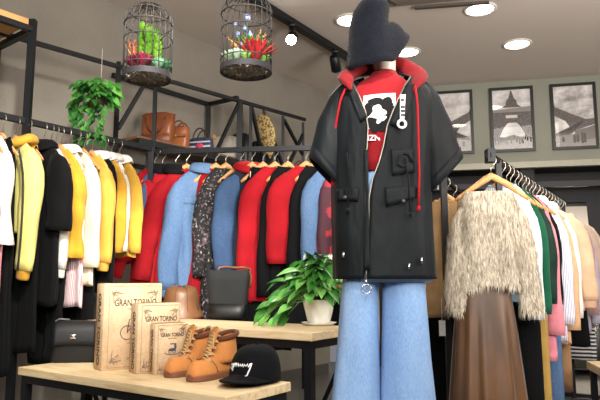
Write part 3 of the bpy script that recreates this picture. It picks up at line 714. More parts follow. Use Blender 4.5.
# tan cardigan to the left of the fluffy sweater on a small second rack
rk=thing('clothing_rack','short black rail half hidden between the mannequin and fluffy sweater','clothing rack',(0,0,0))
D0=Vector((.86,3.55,1.56)); D1=Vector((1.18,4.3,1.56)); rackrail(rk,D0,D1,.028)
for p in (D0,D1): m=MB(); m.bar((p.x,p.y,0),(p.x,p.y,1.56),.035,.035); m.build('post',BLACKMET,rk,False)
for p in (D0,D1): m=MB(); m.bar((p.x-.2,p.y+.05,.02),(p.x+.2,p.y-.05,.02),.04,.03); m.build('foot',BLACKMET,rk,False)
tan=fabric('#b99569',.95,.4,.6)
for (tt,lb,mt,L,kw,cat) in ((.12,'tan fluffy cardigan peeking out left of the cream sweater',tan,.7,dict(sleeve=.6,sh=.2,r0=.06,placket=tan),'cardigan'),
                     (.45,'long black dress behind the tan cardigan',blk2,1.3,dict(sleeve=0,sh=.16,hem=.22),'dress')):
    q=D0.lerp(D1,tt)+Vector((0,0,HZ)); hanger(q,R(-18),'wooden hanger carrying the '+lb,'hangers on the short rail')
    g=garment(cat,lb,cat,'clothes on the short rail',q+Vector((0,0,-.012)),R(-18),mt,L,**dict(dict(dep=.03),**kw))
    if cat=='cardigan':
        q2=PY(441,318,3.45)-q; m=MB(); loc=g.matrix_basis.inverted()@PY(442,320,3.40)
        m.box(loc+Vector((0,0,-.045)),(.035,.002,.085)); m.tube([loc,loc+Vector((0,0,.12))],.0012,5); tg=m.build('price_tag',plain('#eeeeea',.5),g,False); tg['label']='white price tag'
# ---------------------------------------------------------------- tables
def table(name,label,F,L,depth,z,th,extra=0):
    F=Vector(F);L=Vector(L); ax=(F-L); length=ax.length; ax.normalize(); n=Vector((-ax.y,ax.x,0))
    yaw=math.atan2(ax.y,ax.x); c=(F+L)/2+n*depth/2
    t=thing(name,label,'table',(c.x,c.y,0),yaw,'display tables in front of the back rail')
    m=MB(); m.box((0,0,z-th/2),(length,depth,th)); m.build('table_top',TWOOD,t,False,bev=.003)
    l2,d2=length/2-.03,depth/2-.03; s=.035
    m=MB()
    for y in(-d2,d2): m.bar((-l2,y,z-th-s/2),(l2,y,z-th-s/2),s,s)
    for x in(-l2,l2): m.bar((x,-d2,z-th-s/2),(x,d2,z-th-s/2),s,s)
    m.build('apron_frame',BLACKMET,t,False)
    for x in(-l2,l2):
        for y in(-d2,d2): m=MB(); m.bar((x,y,0),(x,y,z-th),s,s); m.build('leg',BLACKMET,t,False)
    for e in(-1,1): m=MB(); m.bar((e*l2,d2,z-th-s),(e*(l2-.3),d2,.06),.016,.016); m.build('brace',BLACKMET,t,False)
    for y in(-d2,d2): m=MB(); m.bar((-l2,y,.05),(l2,y,.05),.025,.025); m.build('stretcher',BLACKMET,t,False)
    return t,ax,n,yaw
Z1_=.55
F1=PZ(226,397.5,Z1_); Lf=PZ(18,367,Z1_)
t1,ax1,n1,yaw1=table('display_table','low wooden topped display table holding the boots, cap and book boxes',F1,Lf,.385,Z1_,.035)
Z2_=.73
F2=PZ(312,333,Z2_); L2=F2+Vector((-.84,.54,0)).normalized()*1.48
t2,ax2,n2,yaw2=table('display_table','taller wooden topped display table holding the plant and bucket bag',F2,L2,.42,Z2_,.035)
def T1(px,py): return PZ(px,py,Z1_)
def T2(px,py): return PZ(px,py,Z2_)
# small shelf at far left behind the black handbag
# ---------------------------------------------------------------- book boxes
paper,nt,b=newmat('aged_paper'); nt.links.new(mix(nt,.25,ramp(nt,noise(nt,9,5,.65),[(.3,lin('#bf9f7c')),(.6,lin('#d6bb98')),(.8,lin('#dfc7a8'))]),ramp(nt,noise(nt,90,3),[(.4,lin('#a88764')),(.6,lin('#d4b896'))])),b.inputs['Base Color']); b.inputs['Roughness'].default_value=.7
INK=plain('#3b352f',.7); INK2=plain('#8d7a63',.8); INK3=plain('#44505c',.7)
def ornament(m,x,z,s,fx,fz,y):
    for k in range(4):
        pts=[]
        for i in range(9):
            a=i/8*PI*1.4; r=s*(.55-.4*i/8)*(1-.12*k); pts.append((x+fx*(s*.2*k+r*math.cos(a)*.6),y,z+fz*(s*.18*k*(1 if k%2 else -.4)+r*math.sin(a)*.6)))
        m.tube(pts,s*.045,4)
    m.tube([(x,y,z),(x+fx*s*1.1,y,z+fz*s*.15)],s*.04,4); m.tube([(x,y,z),(x+fx*s*.1,y,z+fz*s*1.2)],s*.04,4)
def book(pl,w,h,d,yaw,label,motif):
    t=thing('book_box',label,'book box',pl,yaw,'nested vintage book boxes')
    # local origin at the front left bottom edge
    m=MB(); m.bevbox((w/2,d/2,h/2),(w,d,h),.0035); m.build('case',paper,t)
    m=MB(); m.box((w/2,d*.5,h-.0005),(w*.93,d*.8,.004)); m.build('page_edge',plain('#8a7350',.8),t,False)
    y=-.0012; m=MB()
    iw=.012*w/.2
    for (x0,z0,x1,z1) in ((.09,.03,.96,.03),(.09,.97,.96,.97),(.09,.03,.09,.97),(.96,.03,.96,.97)): m.bar((x0*w,y,z0*h),(x1*w,y,z1*h),.0012,.0012)
    m.build('border_line',INK2,t,False)
    for (x,z,fx,fz) in ((.15,.9,1,-1),(.9,.9,-1,-1),(.15,.09,1,1),(.9,.09,-1,1)): m=MB(); ornament(m,x*w,z*h,.15*w,fx,fz,y); m.build('corner_ornament',INK2,t)
    text('GRAN TORINO',w*.155,INK,t,(w*.54,y,h*.77),(PI/2,0,0),bold=.0003,sx=.68)
    text('NEW YORK',w*.05,INK2,t,(w*.54,y,h*.70),(PI/2,0,0))
    text('COMPANY',w*.055,INK2,t,(w*.54,y,h*.12),(PI/2,0,0))
    text('CLASSIC CARS',w*.04,INK2,t,(w*.54,y,h*.30),(PI/2,0,0))
    text('GRAN TORINO',min(d*.62,h*.12),INK,t,(-.0012,d*.5,h*.47),(PI/2,R(90),-PI/2),sx=1,bold=.0003)
    m=MB(); cx,cz,r=w*.54,h*.5,w*.15
    def circ(x,z,rr,n=20): m.tube([(x+rr*math.cos(2*PI*i/n),y,z+rr*math.sin(2*PI*i/n)) for i in range(n+1)],w*.007,4,False)
    if motif==0:   # tricycle
        circ(cx-r*.9,cz-r*.7,r*.75); circ(cx+r*.9,cz-r*.8,r*.55); circ(cx+.1*r,cz-r*1.0,r*.5)
        m.tube([(cx-r*.9,y,cz-r*.7),(cx-.2*r,y,cz+.2*r),(cx+.9*r,y,cz-.8*r)],w*.008,4); m.tube([(cx-.9*r,y,cz-.7*r),(cx-.7*r,y,cz+.7*r),(cx-.3*r,y,cz+.8*r)],w*.008,4)
        m.poly([(cx-.2*r,y,cz-.2*r),(cx+.9*r,y,cz-.3*r),(cx+r,y,cz+.6*r),(cx+.2*r,y,cz+.5*r)])
    else:          # vintage car on an oval
        m.poly([(cx-.9*r,y,cz-.5*r),(cx+.6*r,y,cz-.5*r),(cx+.9*r,y,cz+.2*r),(cx+.8*r,y,cz+1.0*r),(cx-.5*r,y,cz+1.0*r),(cx-.5*r,y,cz+.8*r),(cx+.4*r,y,cz+.8*r),(cx+.4*r,y,cz+.1*r),(cx-.6*r,y,cz+.0*r)])
        circ(cx-.5*r,cz-.55*r,.32*r); circ(cx+.4*r,cz-.55*r,.32*r)
        m.tube([(cx+1.6*r*math.cos(PI+PI*i/10),y,cz-.7*r+.45*r*math.sin(PI+PI*i/10)) for i in range(11)],w*.008,4)
    m.build('vehicle_emblem',INK3,t)
    return t
yb=R(37)
def bookat(px0,px1,pybot,pytop,spx,label,mo,yaw):
    # front bottom-left corner seen at px0, right at px1
    p=T1(px0,pybot); k=p.y
    r=p.x/p.y+(px1-px0)/600; w=(r*p.y-p.x)/(math.cos(yaw)-r*math.sin(yaw)); h=(pybot-pytop)/600*k*.99; d=.07*h/.33+.02
    return book(p,w,h,d,yaw,label,mo)
bookat(101,158,371.5,286,94,'tallest tan vintage book-shaped box, beside the black handbag',0,yb)
bookat(136,178,374.5,306,129,'middle-sized tan vintage book box leaning in front of the tallest',1,yb)
bookat(154,185,375.5,326,147.5,'smallest tan vintage book box, next to the boots',1,R(35))
# ---------------------------------------------------------------- black flap handbag
p=T1(76,361.5)
t=thing('handbag','black leather flap handbag with silver clasp behind the book boxes','handbag',p,R(8))
lb=leather('#0a0d13',.5); 
def superbox(rings,n=32,pw=.35): 
    m=MB(); m.loft([[(w*sg(math.cos(2*PI*j/n),pw),d*sg(math.sin(2*PI*j/n),pw)+yo,z) for j in range(n)] for (w,d,z,yo) in rings],True,True,True); return m
superbox([(.108,.05,0,0),(.116,.056,.012,0),(.112,.05,.12,0),(.104,.036,.18,0),(.098,.03,.19,0)]).build('bag_body',lb,t)
m=MB(); rings=[]
for (y,z) in ((.03,.195),(-.02,.200),(-.05,.188),(-.062,.15),(-.066,.105),(-.067,.088)): rings.append([(x,y,z-(.006*(abs(x)/.1)**4)) for x in [-.104+.208*i/12 for i in range(13)]])
m.loft(rings,False); m.build('flap',lb,t,solid=.005)
m=MB(); m.bevbox((-.005,-.072,.128),(.03,.01,.026),.004); m.build('clasp',SILVER,t)
m=MB(); m.tube([(-.1,.01,.17),(-.105,0,.2),(-.085,-.005,.208),(-.04,0,.204)],.005,6); m.build('strap',leather('#6a6a6a',.4),t)
# ---------------------------------------------------------------- boots
nub=fabric('#d08a4c',.8,.2,.2,12,160); sole=plain('#7a4c34',.6); lace=fabric('#c9a877'); padc=fabric('#6b3f28')
def make_boot(loc,yaw,label):
    # toe at -X
    t=thing('ankle_boot',label,'boot',loc,yaw,'pair of tan lace-up boots')
    def outline(x):  # half width of the sole
        s=(x+.14)/.26
        return .047*math.sin(PI*min(1,max(0,s))**.62)**.55*(1-.18*s)*(1-.12*math.exp(-((s-.62)/.15)**2))
    xs=[-.1395+.258*(i/22) for i in range(23)]
    n=20; 
    def ringz(z,sc,b=0): 
        pts=[(x*1.0,outline(x)*sc+b) for x in xs]; return [(x,w,z) for x,w in pts]+[(x,-w,z) for x,w in reversed(pts)]
    m=MB(); m.loft([ringz(0,1.0),ringz(.006,1.06),ringz(.012,1.04),ringz(.02,1.07),ringz(.026,1.0)],True,True,True); m.build('sole',sole,t)
    m=MB(); rings=[]
    def top(x):
        s=(x+.14)/.26
        return .026+ (.05*min(1,s/.12)**.5 if s<.3 else .05+ (s-.3)*.11 if s<.62 else .085+.0*(s))
    for i in range(22):
        x=-.136+.25*i/21; w=outline(x)*.97+.002; h=top(x); ring=[]
        for j in range(n):
            a=2*PI*j/n; c,s_=math.cos(a),math.sin(a); zz=.02+(h-.02)*max(0,(s_+.25)/1.25) if s_>-.25 else .02
            ring.append((x,w*sg(c,.7)*(1-.3*max(0,s_)),zz))
        rings.append(ring)
    m.loft(rings,True,True,True)
    # shaft
    rings=[]
    for i in range(8):
        q=i/7; z=.06+.105*q; cx=.052+.012*q; a_=.066-.014*q+.004*math.sin(q*5); b_=.044-.002*q
        rings.append([(cx+a_*math.cos(2*PI*j/24)*(1+.0*q),b_*math.sin(2*PI*j/24),z-(.012*math.cos(2*PI*j/24) if q>.8 else 0)*-1) for j in range(24)])
    m.loft(rings,True,False,False); m.build('upper',nub,t,solid=.002)
    m=MB(); m.tube([(.064+.056*math.cos(2*PI*j/24),.045*math.sin(2*PI*j/24),.163+.012*math.cos(2*PI*j/24)) for j in range(25)],.0105,8,False); m.build('padded_collar',padc,t)
    m=MB(); m.loft([[( -.045+.05*q-.0, y*(.5+.5*q), .085+.11*q+.004*math.cos(y*60)) for y in (-.026,-.013,0,.013,.026)] for q in [i/6 for i in range(7)]],False); m.build('tongue',nub,t,solid=.008)
    m=MB(); P=[]
    for i in range(5):
        q=i/4; P.append((-.053+.047*q,.095*q+.076))
    for i,(x,z) in enumerate(P):
        m.tube([(x+.01,-.032,z-.006),(x-.008,0,z+.008),(x+.01,.032,z-.006)],.0035,6)
        if i<4:
            x2,z2=P[i+1]
            for s in(-1,1): m.tube([(x+.01,-.03*s,z-.004),((x+x2)/2-.008,0,(z+z2)/2+.009),(x2+.01,.03*s,z2-.004)],.0032,6)
    for s in(-1,1):
        m.tube([(x-.008+.045*abs(math.sin(a))*.3-.01,s*.028*(1-math.cos(a))/1.2,z+.012+.02*math.sin(a)) for a in [i*PI/6 for i in range(7)] for x,z in [P[-1]]],.0032,6)
    m.tube([(-.012,-.01,.175),(-.035,-.03,.15),(-.045,-.042,.12)],.003,6)
    m.build('laces',lace,t)
    for e in(-1,1): m=MB(); m.tube([(-.02,e*.046,.03),(-.03,e*.043,.055),(-.045,e*.03,.078)],.0015,5); m.build('seam',padc,t)
    t.scale=(.95,.98,1.03); return t
pb=T1(191,374); pb2=T1(214,378)
make_boot(pb,R(50),'left tan nubuck lace-up ankle boot standing next to the small book box')
make_boot(pb2,R(50),'right tan nubuck lace-up ankle boot standing next to the black cap')
# ---------------------------------------------------------------- cap
p=T1(255,382)
t=thing('baseball_cap','black velvet baseball cap with white script, beside the boots','cap',p,R(-28))
vel=fabric('#05070d',.9,.4,.3,10,200,.02)
m=MB(); rings=[]
def capr(q,a):   # q 0 base .. 1 top
    r=math.cos(q*PI/2)**.62; return (.088*r*math.cos(a),(.105*r)*math.sin(a)+.012*q,.01+.118*math.sin(q*PI/2)**.9)
for i in range(13):
    q=min(.995,i/12); rings.append([capr(q,2*PI*j/36) for j in range(36)])
m.loft(rings,True,False,True); m.build('crown',vel,t,solid=.003)
m=MB(); m.ball((0,.012,.13),.008,8,6); m.build('top_button',vel,t)
m=MB(); rings=[]
for i in range(9):
    q=i/8; ring=[]
    for j in range(21):
        a=R(-170)+R(160)*j/20
        ring.append((.086*math.cos(a)*(1+.02*q),.102*math.sin(a)-.075*q*max(0,-math.sin(a))**.55,.014+.012*q*0-.0+.022*(1-(math.cos(a))**2)*(1-.6*q)+.0))
    rings.append(ring)
m.loft(rings,False); m.build('visor',vel,t,solid=.005)
m=MB(); pts=[]
sq=[(-.046,-.012),(-.042,.004),(-.038,-.004),(-.034,.006),(-.032,-.018),(-.037,-.012),(-.028,.004),(-.024,.008),(-.021,-.003),(-.017,.008),(-.013,-.002),(-.009,.008),(-.005,-.002),(0,.006),(.005,-.001),(.009,.007),(.013,-.002),(.017,.006),(.022,.0),(.026,.008),(.030,-.002),(.034,.008),(.038,.010),(.036,-.008),(.030,-.028),(.024,-.032)]
for x,z in sq:
    zc=.066+z; q=math.asin(min(1,((zc-.01)/.118)**(1/.9)))*2/PI; r=math.cos(q*PI/2)**.62; aa=math.asin(max(-1,min(1,(x)/(.088*r)))); pts.append((x,-.105*r*math.cos(aa)+.012*q-.004,zc))
m.tube(pts,.0028,6); sg_=m.build('script_embroidery',plain('#f2f2f2',.6),t); sg_['label']='white cursive embroidery'
t.scale=(1.1,1.1,1.12)
# ---------------------------------------------------------------- table 2: brown hat, bucket bag, plant
p=T2(181,317.5)
t=thing('bucket_hat','brown soft leather bucket hat on the taller table behind the book boxes','hat',p,R(10))
br=leather('#8a5f3f',.4)
m=MB(); rings=[]
for (r,z) in ((.118,.002),(.112,.012),(.1,.035),(.092,.06),(.088,.09),(.083,.12),(.07,.142),(.045,.15),(.01,.153)):
    rings.append([(r*math.cos(2*PI*j/40)*(1+.03*math.sin(3*2*PI*j/40)),r*math.sin(2*PI*j/40)*.95,z+(.004*math.sin(2*2*PI*j/40+1))) for j in range(40)])
m.loft(rings,True,False,True); m.build('crown',br,t,solid=.003)
for k in range(4):
    m=MB(); a=R(-150+k*40); m.tube([(r*1.01*math.cos(a),r*.96*math.sin(a),z) for r,z in ((.1,.035),(.093,.06),(.089,.09),(.084,.12),(.07,.143),(.02,.1535))],.0018,5); m.build('seam',leather('#5e3d26',.5),t)
t.scale=(1.15,1.15,1.2)
p=T2(228,319)
t=thing('bucket_bag','charcoal leather bucket bag with dark base panel and brown handle','handbag',p,R(-6))
ch=leather('#1f2225',.8); chd=leather('#08090b',.45)
superbox([(.090,.05,0,0),(.094,.054,.006,0),(.097,.055,.075,0)],pw=.5).build('base_panel',chd,t)
m=MB(); n=40
m.loft([[(w*sg(math.cos(2*PI*j/n),.5),d*sg(math.sin(2*PI*j/n),.5),z+.003*math.cos(4*PI*j/n)*(z>.2)) for j in range(n)] for (w,d,z) in ((.0965,.0545,.073),(.101,.052,.12),(.106,.048,.18),(.110,.044,.235),(.108,.042,.236),(.104,.047,.15),(.098,.048,.09))]); m.build('bag_body',ch,t)
m=MB(); m.loft([[(w*sg(math.cos(2*PI*j/n),.5),d*sg(math.sin(2*PI*j/n),.5),z) for j in range(n)] for (w,d,z) in ((.105,.044,.215),(.05,.02,.213),(.002,.002,.213))]); m.build('lining',blk2,t)
m=MB(); m.tube([(-.05,-.03,.226),(-.045,-.02,.246),(-.01,-.01,.25),(.04,-.015,.245),(.075,-.01,.247),(.1,.0,.242)],.007,8); m.build('handle',leather('#7a4a2c',.45),t)
m=MB(); m.tube([(.108,0,.225),(.12,-.01,.205),(.118,-.01,.17),(.112,0,.15)],.006,8,flat=.5); m.build('side_strap',leather('#6f5c3c',.5),t)
m=MB(); m.tube([(.108+.009*math.cos(2*PI*i/14),-.01,.235+.009*math.sin(2*PI*i/14)) for i in range(15)],.002,6,False); m.build('ring',plain('#b5543a',.4),t)
t.scale=(1.12,1.12,1.18)
# leaf
def leaf(m,base,dirv,up,L,W,curl=.25,heart=True):
    d=Vector(dirv).normalized(); s=d.cross(Vector(up))
    if s.length<.05: s=Vector((1,0,0))
    s.normalize(); n=s.cross(d).normalized(); base=Vector(base)
    prof=[(-.08,.55),(.0,.78),(.15,1),(.35,.98),(.55,.78),(.75,.46),(.9,.18),(1,.01)] if heart else [(0,.1),(.15,.5),(.35,.9),(.55,1),(.75,.7),(.9,.3),(1,.01)]
    o=len(m.v)
    for (q,w) in prof:
        c=base+d*L*q-n*L*curl*q*q
        for e in(-1,-.5,0,.5,1):
            m.v.append(tuple(c+s*W*w*e*.5+n*W*.16*abs(e)*w - d*(L*.05*abs(e) if heart and q<=0 else 0)))
    for i in range(len(prof)-1):
        for j in range(4): m.f.append((o+i*5+j,o+i*5+j+1,o+(i+1)*5+j+1,o+(i+1)*5+j))
LG=leafmat('#17471b','#3a7a2e'); LG2=leafmat('#256022','#62a148'); STEM=leafmat('#4a7a35','#6fa050')
p=T2(319,325.5); p.y+=.03
pot,nt,b=newmat('white_ceramic'); nt.links.new(ramp(nt,noise(nt,7,3,.5,(1,1,2)),[(.3,lin('#d9d8cc')),(.7,lin('#efeee6'))]),b.inputs['Base Color']); b.inputs['Roughness'].default_value=.35
sau=MB(); sau.lathe([(.045,0),(.07,.002),(.086,.012),(.088,.014),(.084,.014),(.06,.008),(.01,.008)],n=36,cap0=True,cap1=True)
t=thing('potted_plant','leafy green potted plant in white ribbed pot at the table corner','potted plant',p,0)
sau.build('saucer',pot,t)
m=MB(); rings=[]
for i in range(12):
    q=i/11; z=.009+.112*q; r=.052+.026*q**.8
    rings.append([(r*(1+.02*math.sin(9*2*PI*j/72+5*q))*math.cos(2*PI*j/72),r*(1+.02*math.sin(9*2*PI*j/72+5*q))*math.sin(2*PI*j/72),z) for j in range(72)])
rings.append([(.082*math.cos(2*PI*j/72),.082*math.sin(2*PI*j/72),.125) for j in range(72)]); rings.append([(.074*math.cos(2*PI*j/72),.074*math.sin(2*PI*j/72),.125) for j in range(72)]); rings.append([(.07*math.cos(2*PI*j/72),.07*math.sin(2*PI*j/72),.105) for j in range(72)])
m.loft(rings,True,True,True); m.build('pot',pot,t)
m=MB(); m.lathe([(.069,.106),(.03,.112),(.004,.113)],n=24,cap1=True); m.build('soil',plain('#2a1f17',.95),t)
LG_,LG2_=LG,LG2; LG=leafmat('#1f5c20','#4a9338'); LG2=leafmat('#357a2c','#7fbb5e'); rnd=random.Random(21); m1=MB(); m2=MB(); ms=MB()
for i in range(130):
    a=rnd.uniform(0,2*PI); lean=rnd.random()**.7
    # canopy spreads to the left
    rx=.165*lean*math.cos(a)-.035*lean-(.05 if rnd.random()<.35 else 0); ry=.11*lean*math.sin(a)-.01; z=.13+.205*(1-lean**1.8)*rnd.uniform(.55,1)+.02*rnd.random()
    if rx<-.12: z-=rnd.uniform(.0,.07)
    if ry>.05: ry*=.8
    b0=Vector((rx*.2,ry*.2,.11)); tip=Vector((rx,ry,z)); mid=(b0+tip)/2+Vector((0,0,.04))
    ms.tube([b0,mid,tip],.0022,5)
    dr=Vector((rx+rnd.uniform(-.05,.05),ry-.03+rnd.uniform(-.05,.05),rnd.uniform(-.09,.03))); 
    leaf(m1 if rnd.random()<.6 else m2,tip,dr,(rnd.uniform(-.3,.3),-.35,1),rnd.uniform(.075,.115),rnd.uniform(.045,.066),.3)
# trailing leaves at left
for (x,z) in ((-.2,.12),(-.23,.085),(-.18,.06),(-.25,.05),(-.21,.03),(-.15,.09),(-.16,.035),(-.27,.07),(-.19,.16)):
    y=rnd.uniform(-.08,-.03); ms.tube([(-.05,-.02,.12),(x*.6,y,z+.08),(x,y,z+.01)],.0022,5); leaf(m1 if rnd.random()<.5 else m2,(x,y,z),(-.5,-.2,-.6),(-.5,-.8,.5),.085,.05,.1)
m1.build('foliage',LG,t); m2.build('foliage',LG2,t); ms.build('stem',STEM,t)
LG,LG2=LG_,LG2_
# ---------------------------------------------------------------- hanging pothos
p=PY(97,98,3.55)
t=thing('hanging_plant','trailing green pothos hanging on a thread against the grey wall','hanging plant',p,0)
m=MB(); m.tube([(.02,0,.06),(.02,0,.315)],.0015,5); m.build('hanging_thread',plain('#cfc8b8',.7),t)
m=MB(); m.lathe([(.02,-.06),(.045,-.05),(.055,.0),(.052,.03),(.045,.03)],n=20,cap0=True); m.build('pot',plain('#5b4a3a',.8),t)
rnd=random.Random(4); m1=MB(); m2=MB(); ms=MB()
for i in range(150):
    a=rnd.uniform(0,2*PI); l=rnd.random()**.5; x=.13*l*math.cos(a); y=.10*l*math.sin(a)-.03; z=.075-.15*l*rnd.random()+.03*rnd.random()
    ms.tube([(0,0,.02),(x*.5,y*.5,z+.03),(x,y,z)],.002,5)
    leaf(m1 if rnd.random()<.6 else m2,(x,y,z),(x+rnd.uniform(-.05,.05),y-.02,-.05-rnd.random()*.08),(0,-.6,.8),rnd.uniform(.045,.07),rnd.uniform(.035,.052),.2)
for k in range(13):
    x0=rnd.uniform(-.15,.08); ln=rnd.uniform(.1,.24) if k<7 else .3; y0=rnd.uniform(-.06,.03); pts=[]
    for i in range(8):
        q=i/7; pts.append((x0+.02*math.sin(q*7+k),y0,.02-ln*q))
        if i>1: leaf(m1 if rnd.random()<.6 else m2,pts[-1],(rnd.uniform(-.6,.6),-.3,-.6),(0,-1,.3),rnd.uniform(.035,.055),rnd.uniform(.025,.04),.1)
    ms.tube(pts,.0018,5)
m1.build('foliage',LG,t); m2.build('foliage',LG2,t); ms.build('vine',STEM,t)
# ---------------------------------------------------------------- bird cages
CM=plain('#3b3836',.6,.1); CB=plain('#252427',.7,0)
def cage(px,pybot,Y,w,h,label,finial=0):
    p=PY(px,pybot,Y); rr=w/2; ch=h-rr*.95
    t=thing('bird_cage',label,'bird cage',p,0,'hanging wire bird cages')
    m=MB(); nb=22
    for k in range(nb):
        a=2*PI*k/nb; c,s=math.cos(a),math.sin(a); pts=[(rr*c,rr*s,.03),(rr*c,rr*s,ch)]
        for i in range(1,8): q=i/7*PI/2; pts.append((rr*math.cos(q)*c+.004*c,rr*math.cos(q)*s+.004*s,ch+rr*.95*math.sin(q)))
        m.tube(pts,.0024,5)
    m.build('wire_bars',CM,t)
    for z,r in ((.06,rr),(ch*.72,rr),(ch,rr),(ch+rr*.55,rr*.83),(h-.012,rr*.3)):
        m=MB(); m.tube([(r*1.01*math.cos(2*PI*i/36),r*1.01*math.sin(2*PI*i/36),z) for i in range(37)],.003 if z!=ch else .0045,5,False); m.build('hoop',CM,t)
    m=MB(); m.lathe([(rr*1.0,.0),(rr*1.03,.0),(rr*1.03,.028),(rr*1.0,.028),(rr*1.0,.0)],n=48); m.build('base_ring',CB,t,False)
    m=MB(); 
    for i in range(-6,7):
        x=i*rr/6.5; y=math.sqrt(max(0,rr*rr-x*x)); m.bar((x,-y,.004),(x,y,.004),.0022,.0022); m.bar((-y,x,.004),(y,x,.004),.0022,.0022)
    m.build('base_grid',plain('#4a443e',.8),t)
    zc=H-p.z; m=MB(); z=h-.005; 
    m.tube([(0,0,h-.006),(0,0,h+.03)],.003,6); k=0; z=h+.03
    while z<zc-.02:
        a=(k%2)*PI/2; m.tube([(.006*math.cos(2*PI*i/8)*math.cos(a),.006*math.cos(2*PI*i/8)*math.sin(a),z+.011+.012*math.sin(2*PI*i/8)) for i in range(9)],.0013,4,False); z+=.019; k+=1
    m.tube([(0,0,z-.01),(0,0,zc)],.003,6); m.build('hanging_chain',CM,t)
    o=MB(); rn=random.Random(int(px))
    for i in range(230):
        a=rn.uniform(0,2*PI); r=rr*.93*math.sqrt(rn.random()); o.ball((p.x+r*math.cos(a),p.y+r*math.sin(a),p.z+.015+.012*rn.random()),rn.uniform(.006,.012),6,4,(1,1,.7))
    tag(o.build('pebbles',speckle('#8f8578','#c9c0b2',30,.5,.55)),'loose grey pebbles lying in the '+('left' if px<200 else 'right')+' bird cage tray','pebbles',kind='stuff')
    return p,rr
def rosette(name,label,p,R_,n,mat,cat='succulent',up=.9,layers=3,wid=.4,curl=-.3,group=None,mat2=None):
    t=thing(name,label,cat,p,0,group)
    m=MB(); R_*=1.3
    for l in range(layers):
        for k in range(n-l):
            a=2*PI*k/(n-l)+l*.4; e=up*(l+.6)/layers+.12
            leaf(m,(0,0,.0+.006*l),(math.cos(a),math.sin(a),e),(0,0,1),R_*(1-.12*l),R_*wid,curl,False)
    m.build('leaves',mat,t,solid=.0015)
    m=MB(); m.tube([(0,0,-.012),(0,0,.012)],.006,6); m.build('stem',STEM,t)
    return t
p,rr=cage(147,79.5,2.75,.225,.375,'left dark wire bird cage filled with green and magenta plants')
z0=p.z+.045
# bright green upright bush
t=thing('artificial_shrub','bright green upright leafy sprig in the left bird cage','plant',(p.x+.005,p.y-.01,z0),0)
m=MB(); rnd=random.Random(8); ms=MB()
for (x,y,hh) in ((-.03,0,.21),(-.005,.02,.2),(.022,0,.18),(0,-.02,.17),(.045,-.01,.14)):
    ms.tube([(x*.3,y*.3,-.015),(x,y,hh*.5),(x*1.1,y,hh)],.003,6)
    for i in range(110):
        q=.3+.7*rnd.random(); a=rnd.uniform(0,2*PI); leaf(m,(x+.006*math.cos(a),y+.006*math.sin(a),hh*q),(math.cos(a),math.sin(a),.8),(0,0,1),.034,.016,-.2,False)
m.build('leaves',leafmat('#4a7a1e','#7caa3a'),t); ms.build('stem',STEM,t)
mag=leafmat('#4f0b22','#8e1f3f'); 
for i,(dx,dy,s,lb) in enumerate(((-.055,-.03,.05,'magenta rosette plant on the far left of the left cage'),(-.01,-.055,.055,'magenta rosette plant at the front centre of the left cage'),(-.035,.03,.05,'magenta rosette plant at the rear of the left cage'))): rosette('artificial_succulent',lb,(p.x+dx,p.y+dy,z0),s,12,mag,up=1.3)
for i,(dx,dy,s,lb) in enumerate(((.06,-.03,.04,'dusty green rosette succulent on the right side of the left cage'),(.07,.02,.05,'dark green leafy succulent at the right rear of the left cage'))): rosette('artificial_succulent',lb,(p.x+dx,p.y+dy,z0),s,10,leafmat('#2d6b4a','#8fc09a') if i==0 else leafmat('#1c5a33','#2f8a4c'),up=1.6)
t=thing('artificial_twig','orange brown feathery twig at the left of the left bird cage','plant',(p.x-.065,p.y,z0),0)
m=MB()
for k in range(5):
    a=-.5+.25*k; m.tube([(0,0,-.015),(.02*a,0,.07),(.06*a-.01,.01*k-.02,.15-.015*abs(k-2))],[.0025,.004,.001],5)
    for j in range(14): q=.3+.05*j; leaf(m,(.06*a*q,.0,.15*q),(random.uniform(-1,1),random.uniform(-1,1),1),(0,0,1),.018,.006,0,False)
m.build('fronds',leafmat('#b0592f','#d98a5a'),t)
p,rr=cage(246,73,2.75,.24,.40,'right dark wire bird cage with red spiky plant and blue flowers')
z0=p.z+.045
rosette('artificial_succulent','red spiky star-shaped plant in the right bird cage',(p.x+.045,p.y-.03,z0),.10,13,leafmat('#8c1322','#d33a3a'),'succulent',2.0,3,.2,-.1)
for i,(dx,dy,s,lb) in enumerate(((-.07,-.03,.045,'pale green rosette succulent at the left of the right cage'),(-.04,-.065,.04,'mint green small rosette at the front left of the right cage'),(.085,-.02,.035,'yellow green tiny rosette at the right rim of the right cage'),(.0,-.05,.04,'fresh green rosette in the middle of the right cage'))): rosette('artificial_succulent',lb,(p.x+dx,p.y+dy,z0),s,9,leafmat('#7fb08a','#d0e6c8') if i<2 else leafmat('#4f9a3a','#9dcf6a'),up=1.3)
rosette('artificial_shrub','tall mid green leafy plant at the back of the right cage',(p.x+.03,p.y+.03,z0+.04),.10,12,leafmat('#3c7a2a','#8ab552'),'plant',2.2,3,.2,-.1)
t=thing('artificial_flowers','pale blue globe flowers on thin stems in the right cage','flowers',(p.x-.005,p.y+.0,z0),0)
ms=MB()
for (x,y,z,r) in ((-.035,0,.15,.015),(-.02,-.01,.09,.014),(.02,0,.14,.022),(-.005,.02,.185,.016),(.01,-.01,.225,.02),(-.05,.01,.2,.012)):
    ms.tube([(0,0,-.015),(x*.6,y,z*.5),(x,y,z)],.0015,5); m=MB(); m.ball((x,y,z),r*.75,8,6)
    for k in range(26):
        a=random.uniform(0,2*PI); b2=random.uniform(-1,1); dv=Vector((math.cos(a)*math.sqrt(1-b2*b2),math.sin(a)*math.sqrt(1-b2*b2),b2)); leaf(m,Vector((x,y,z))+dv*r*.6,dv,(0.1,.2,1),r*.6,r*.4,0,False)
    m.build('flower_head',leafmat('#8fa3d6','#c3cdf0'),t)
ms.build('stem',STEM,t)
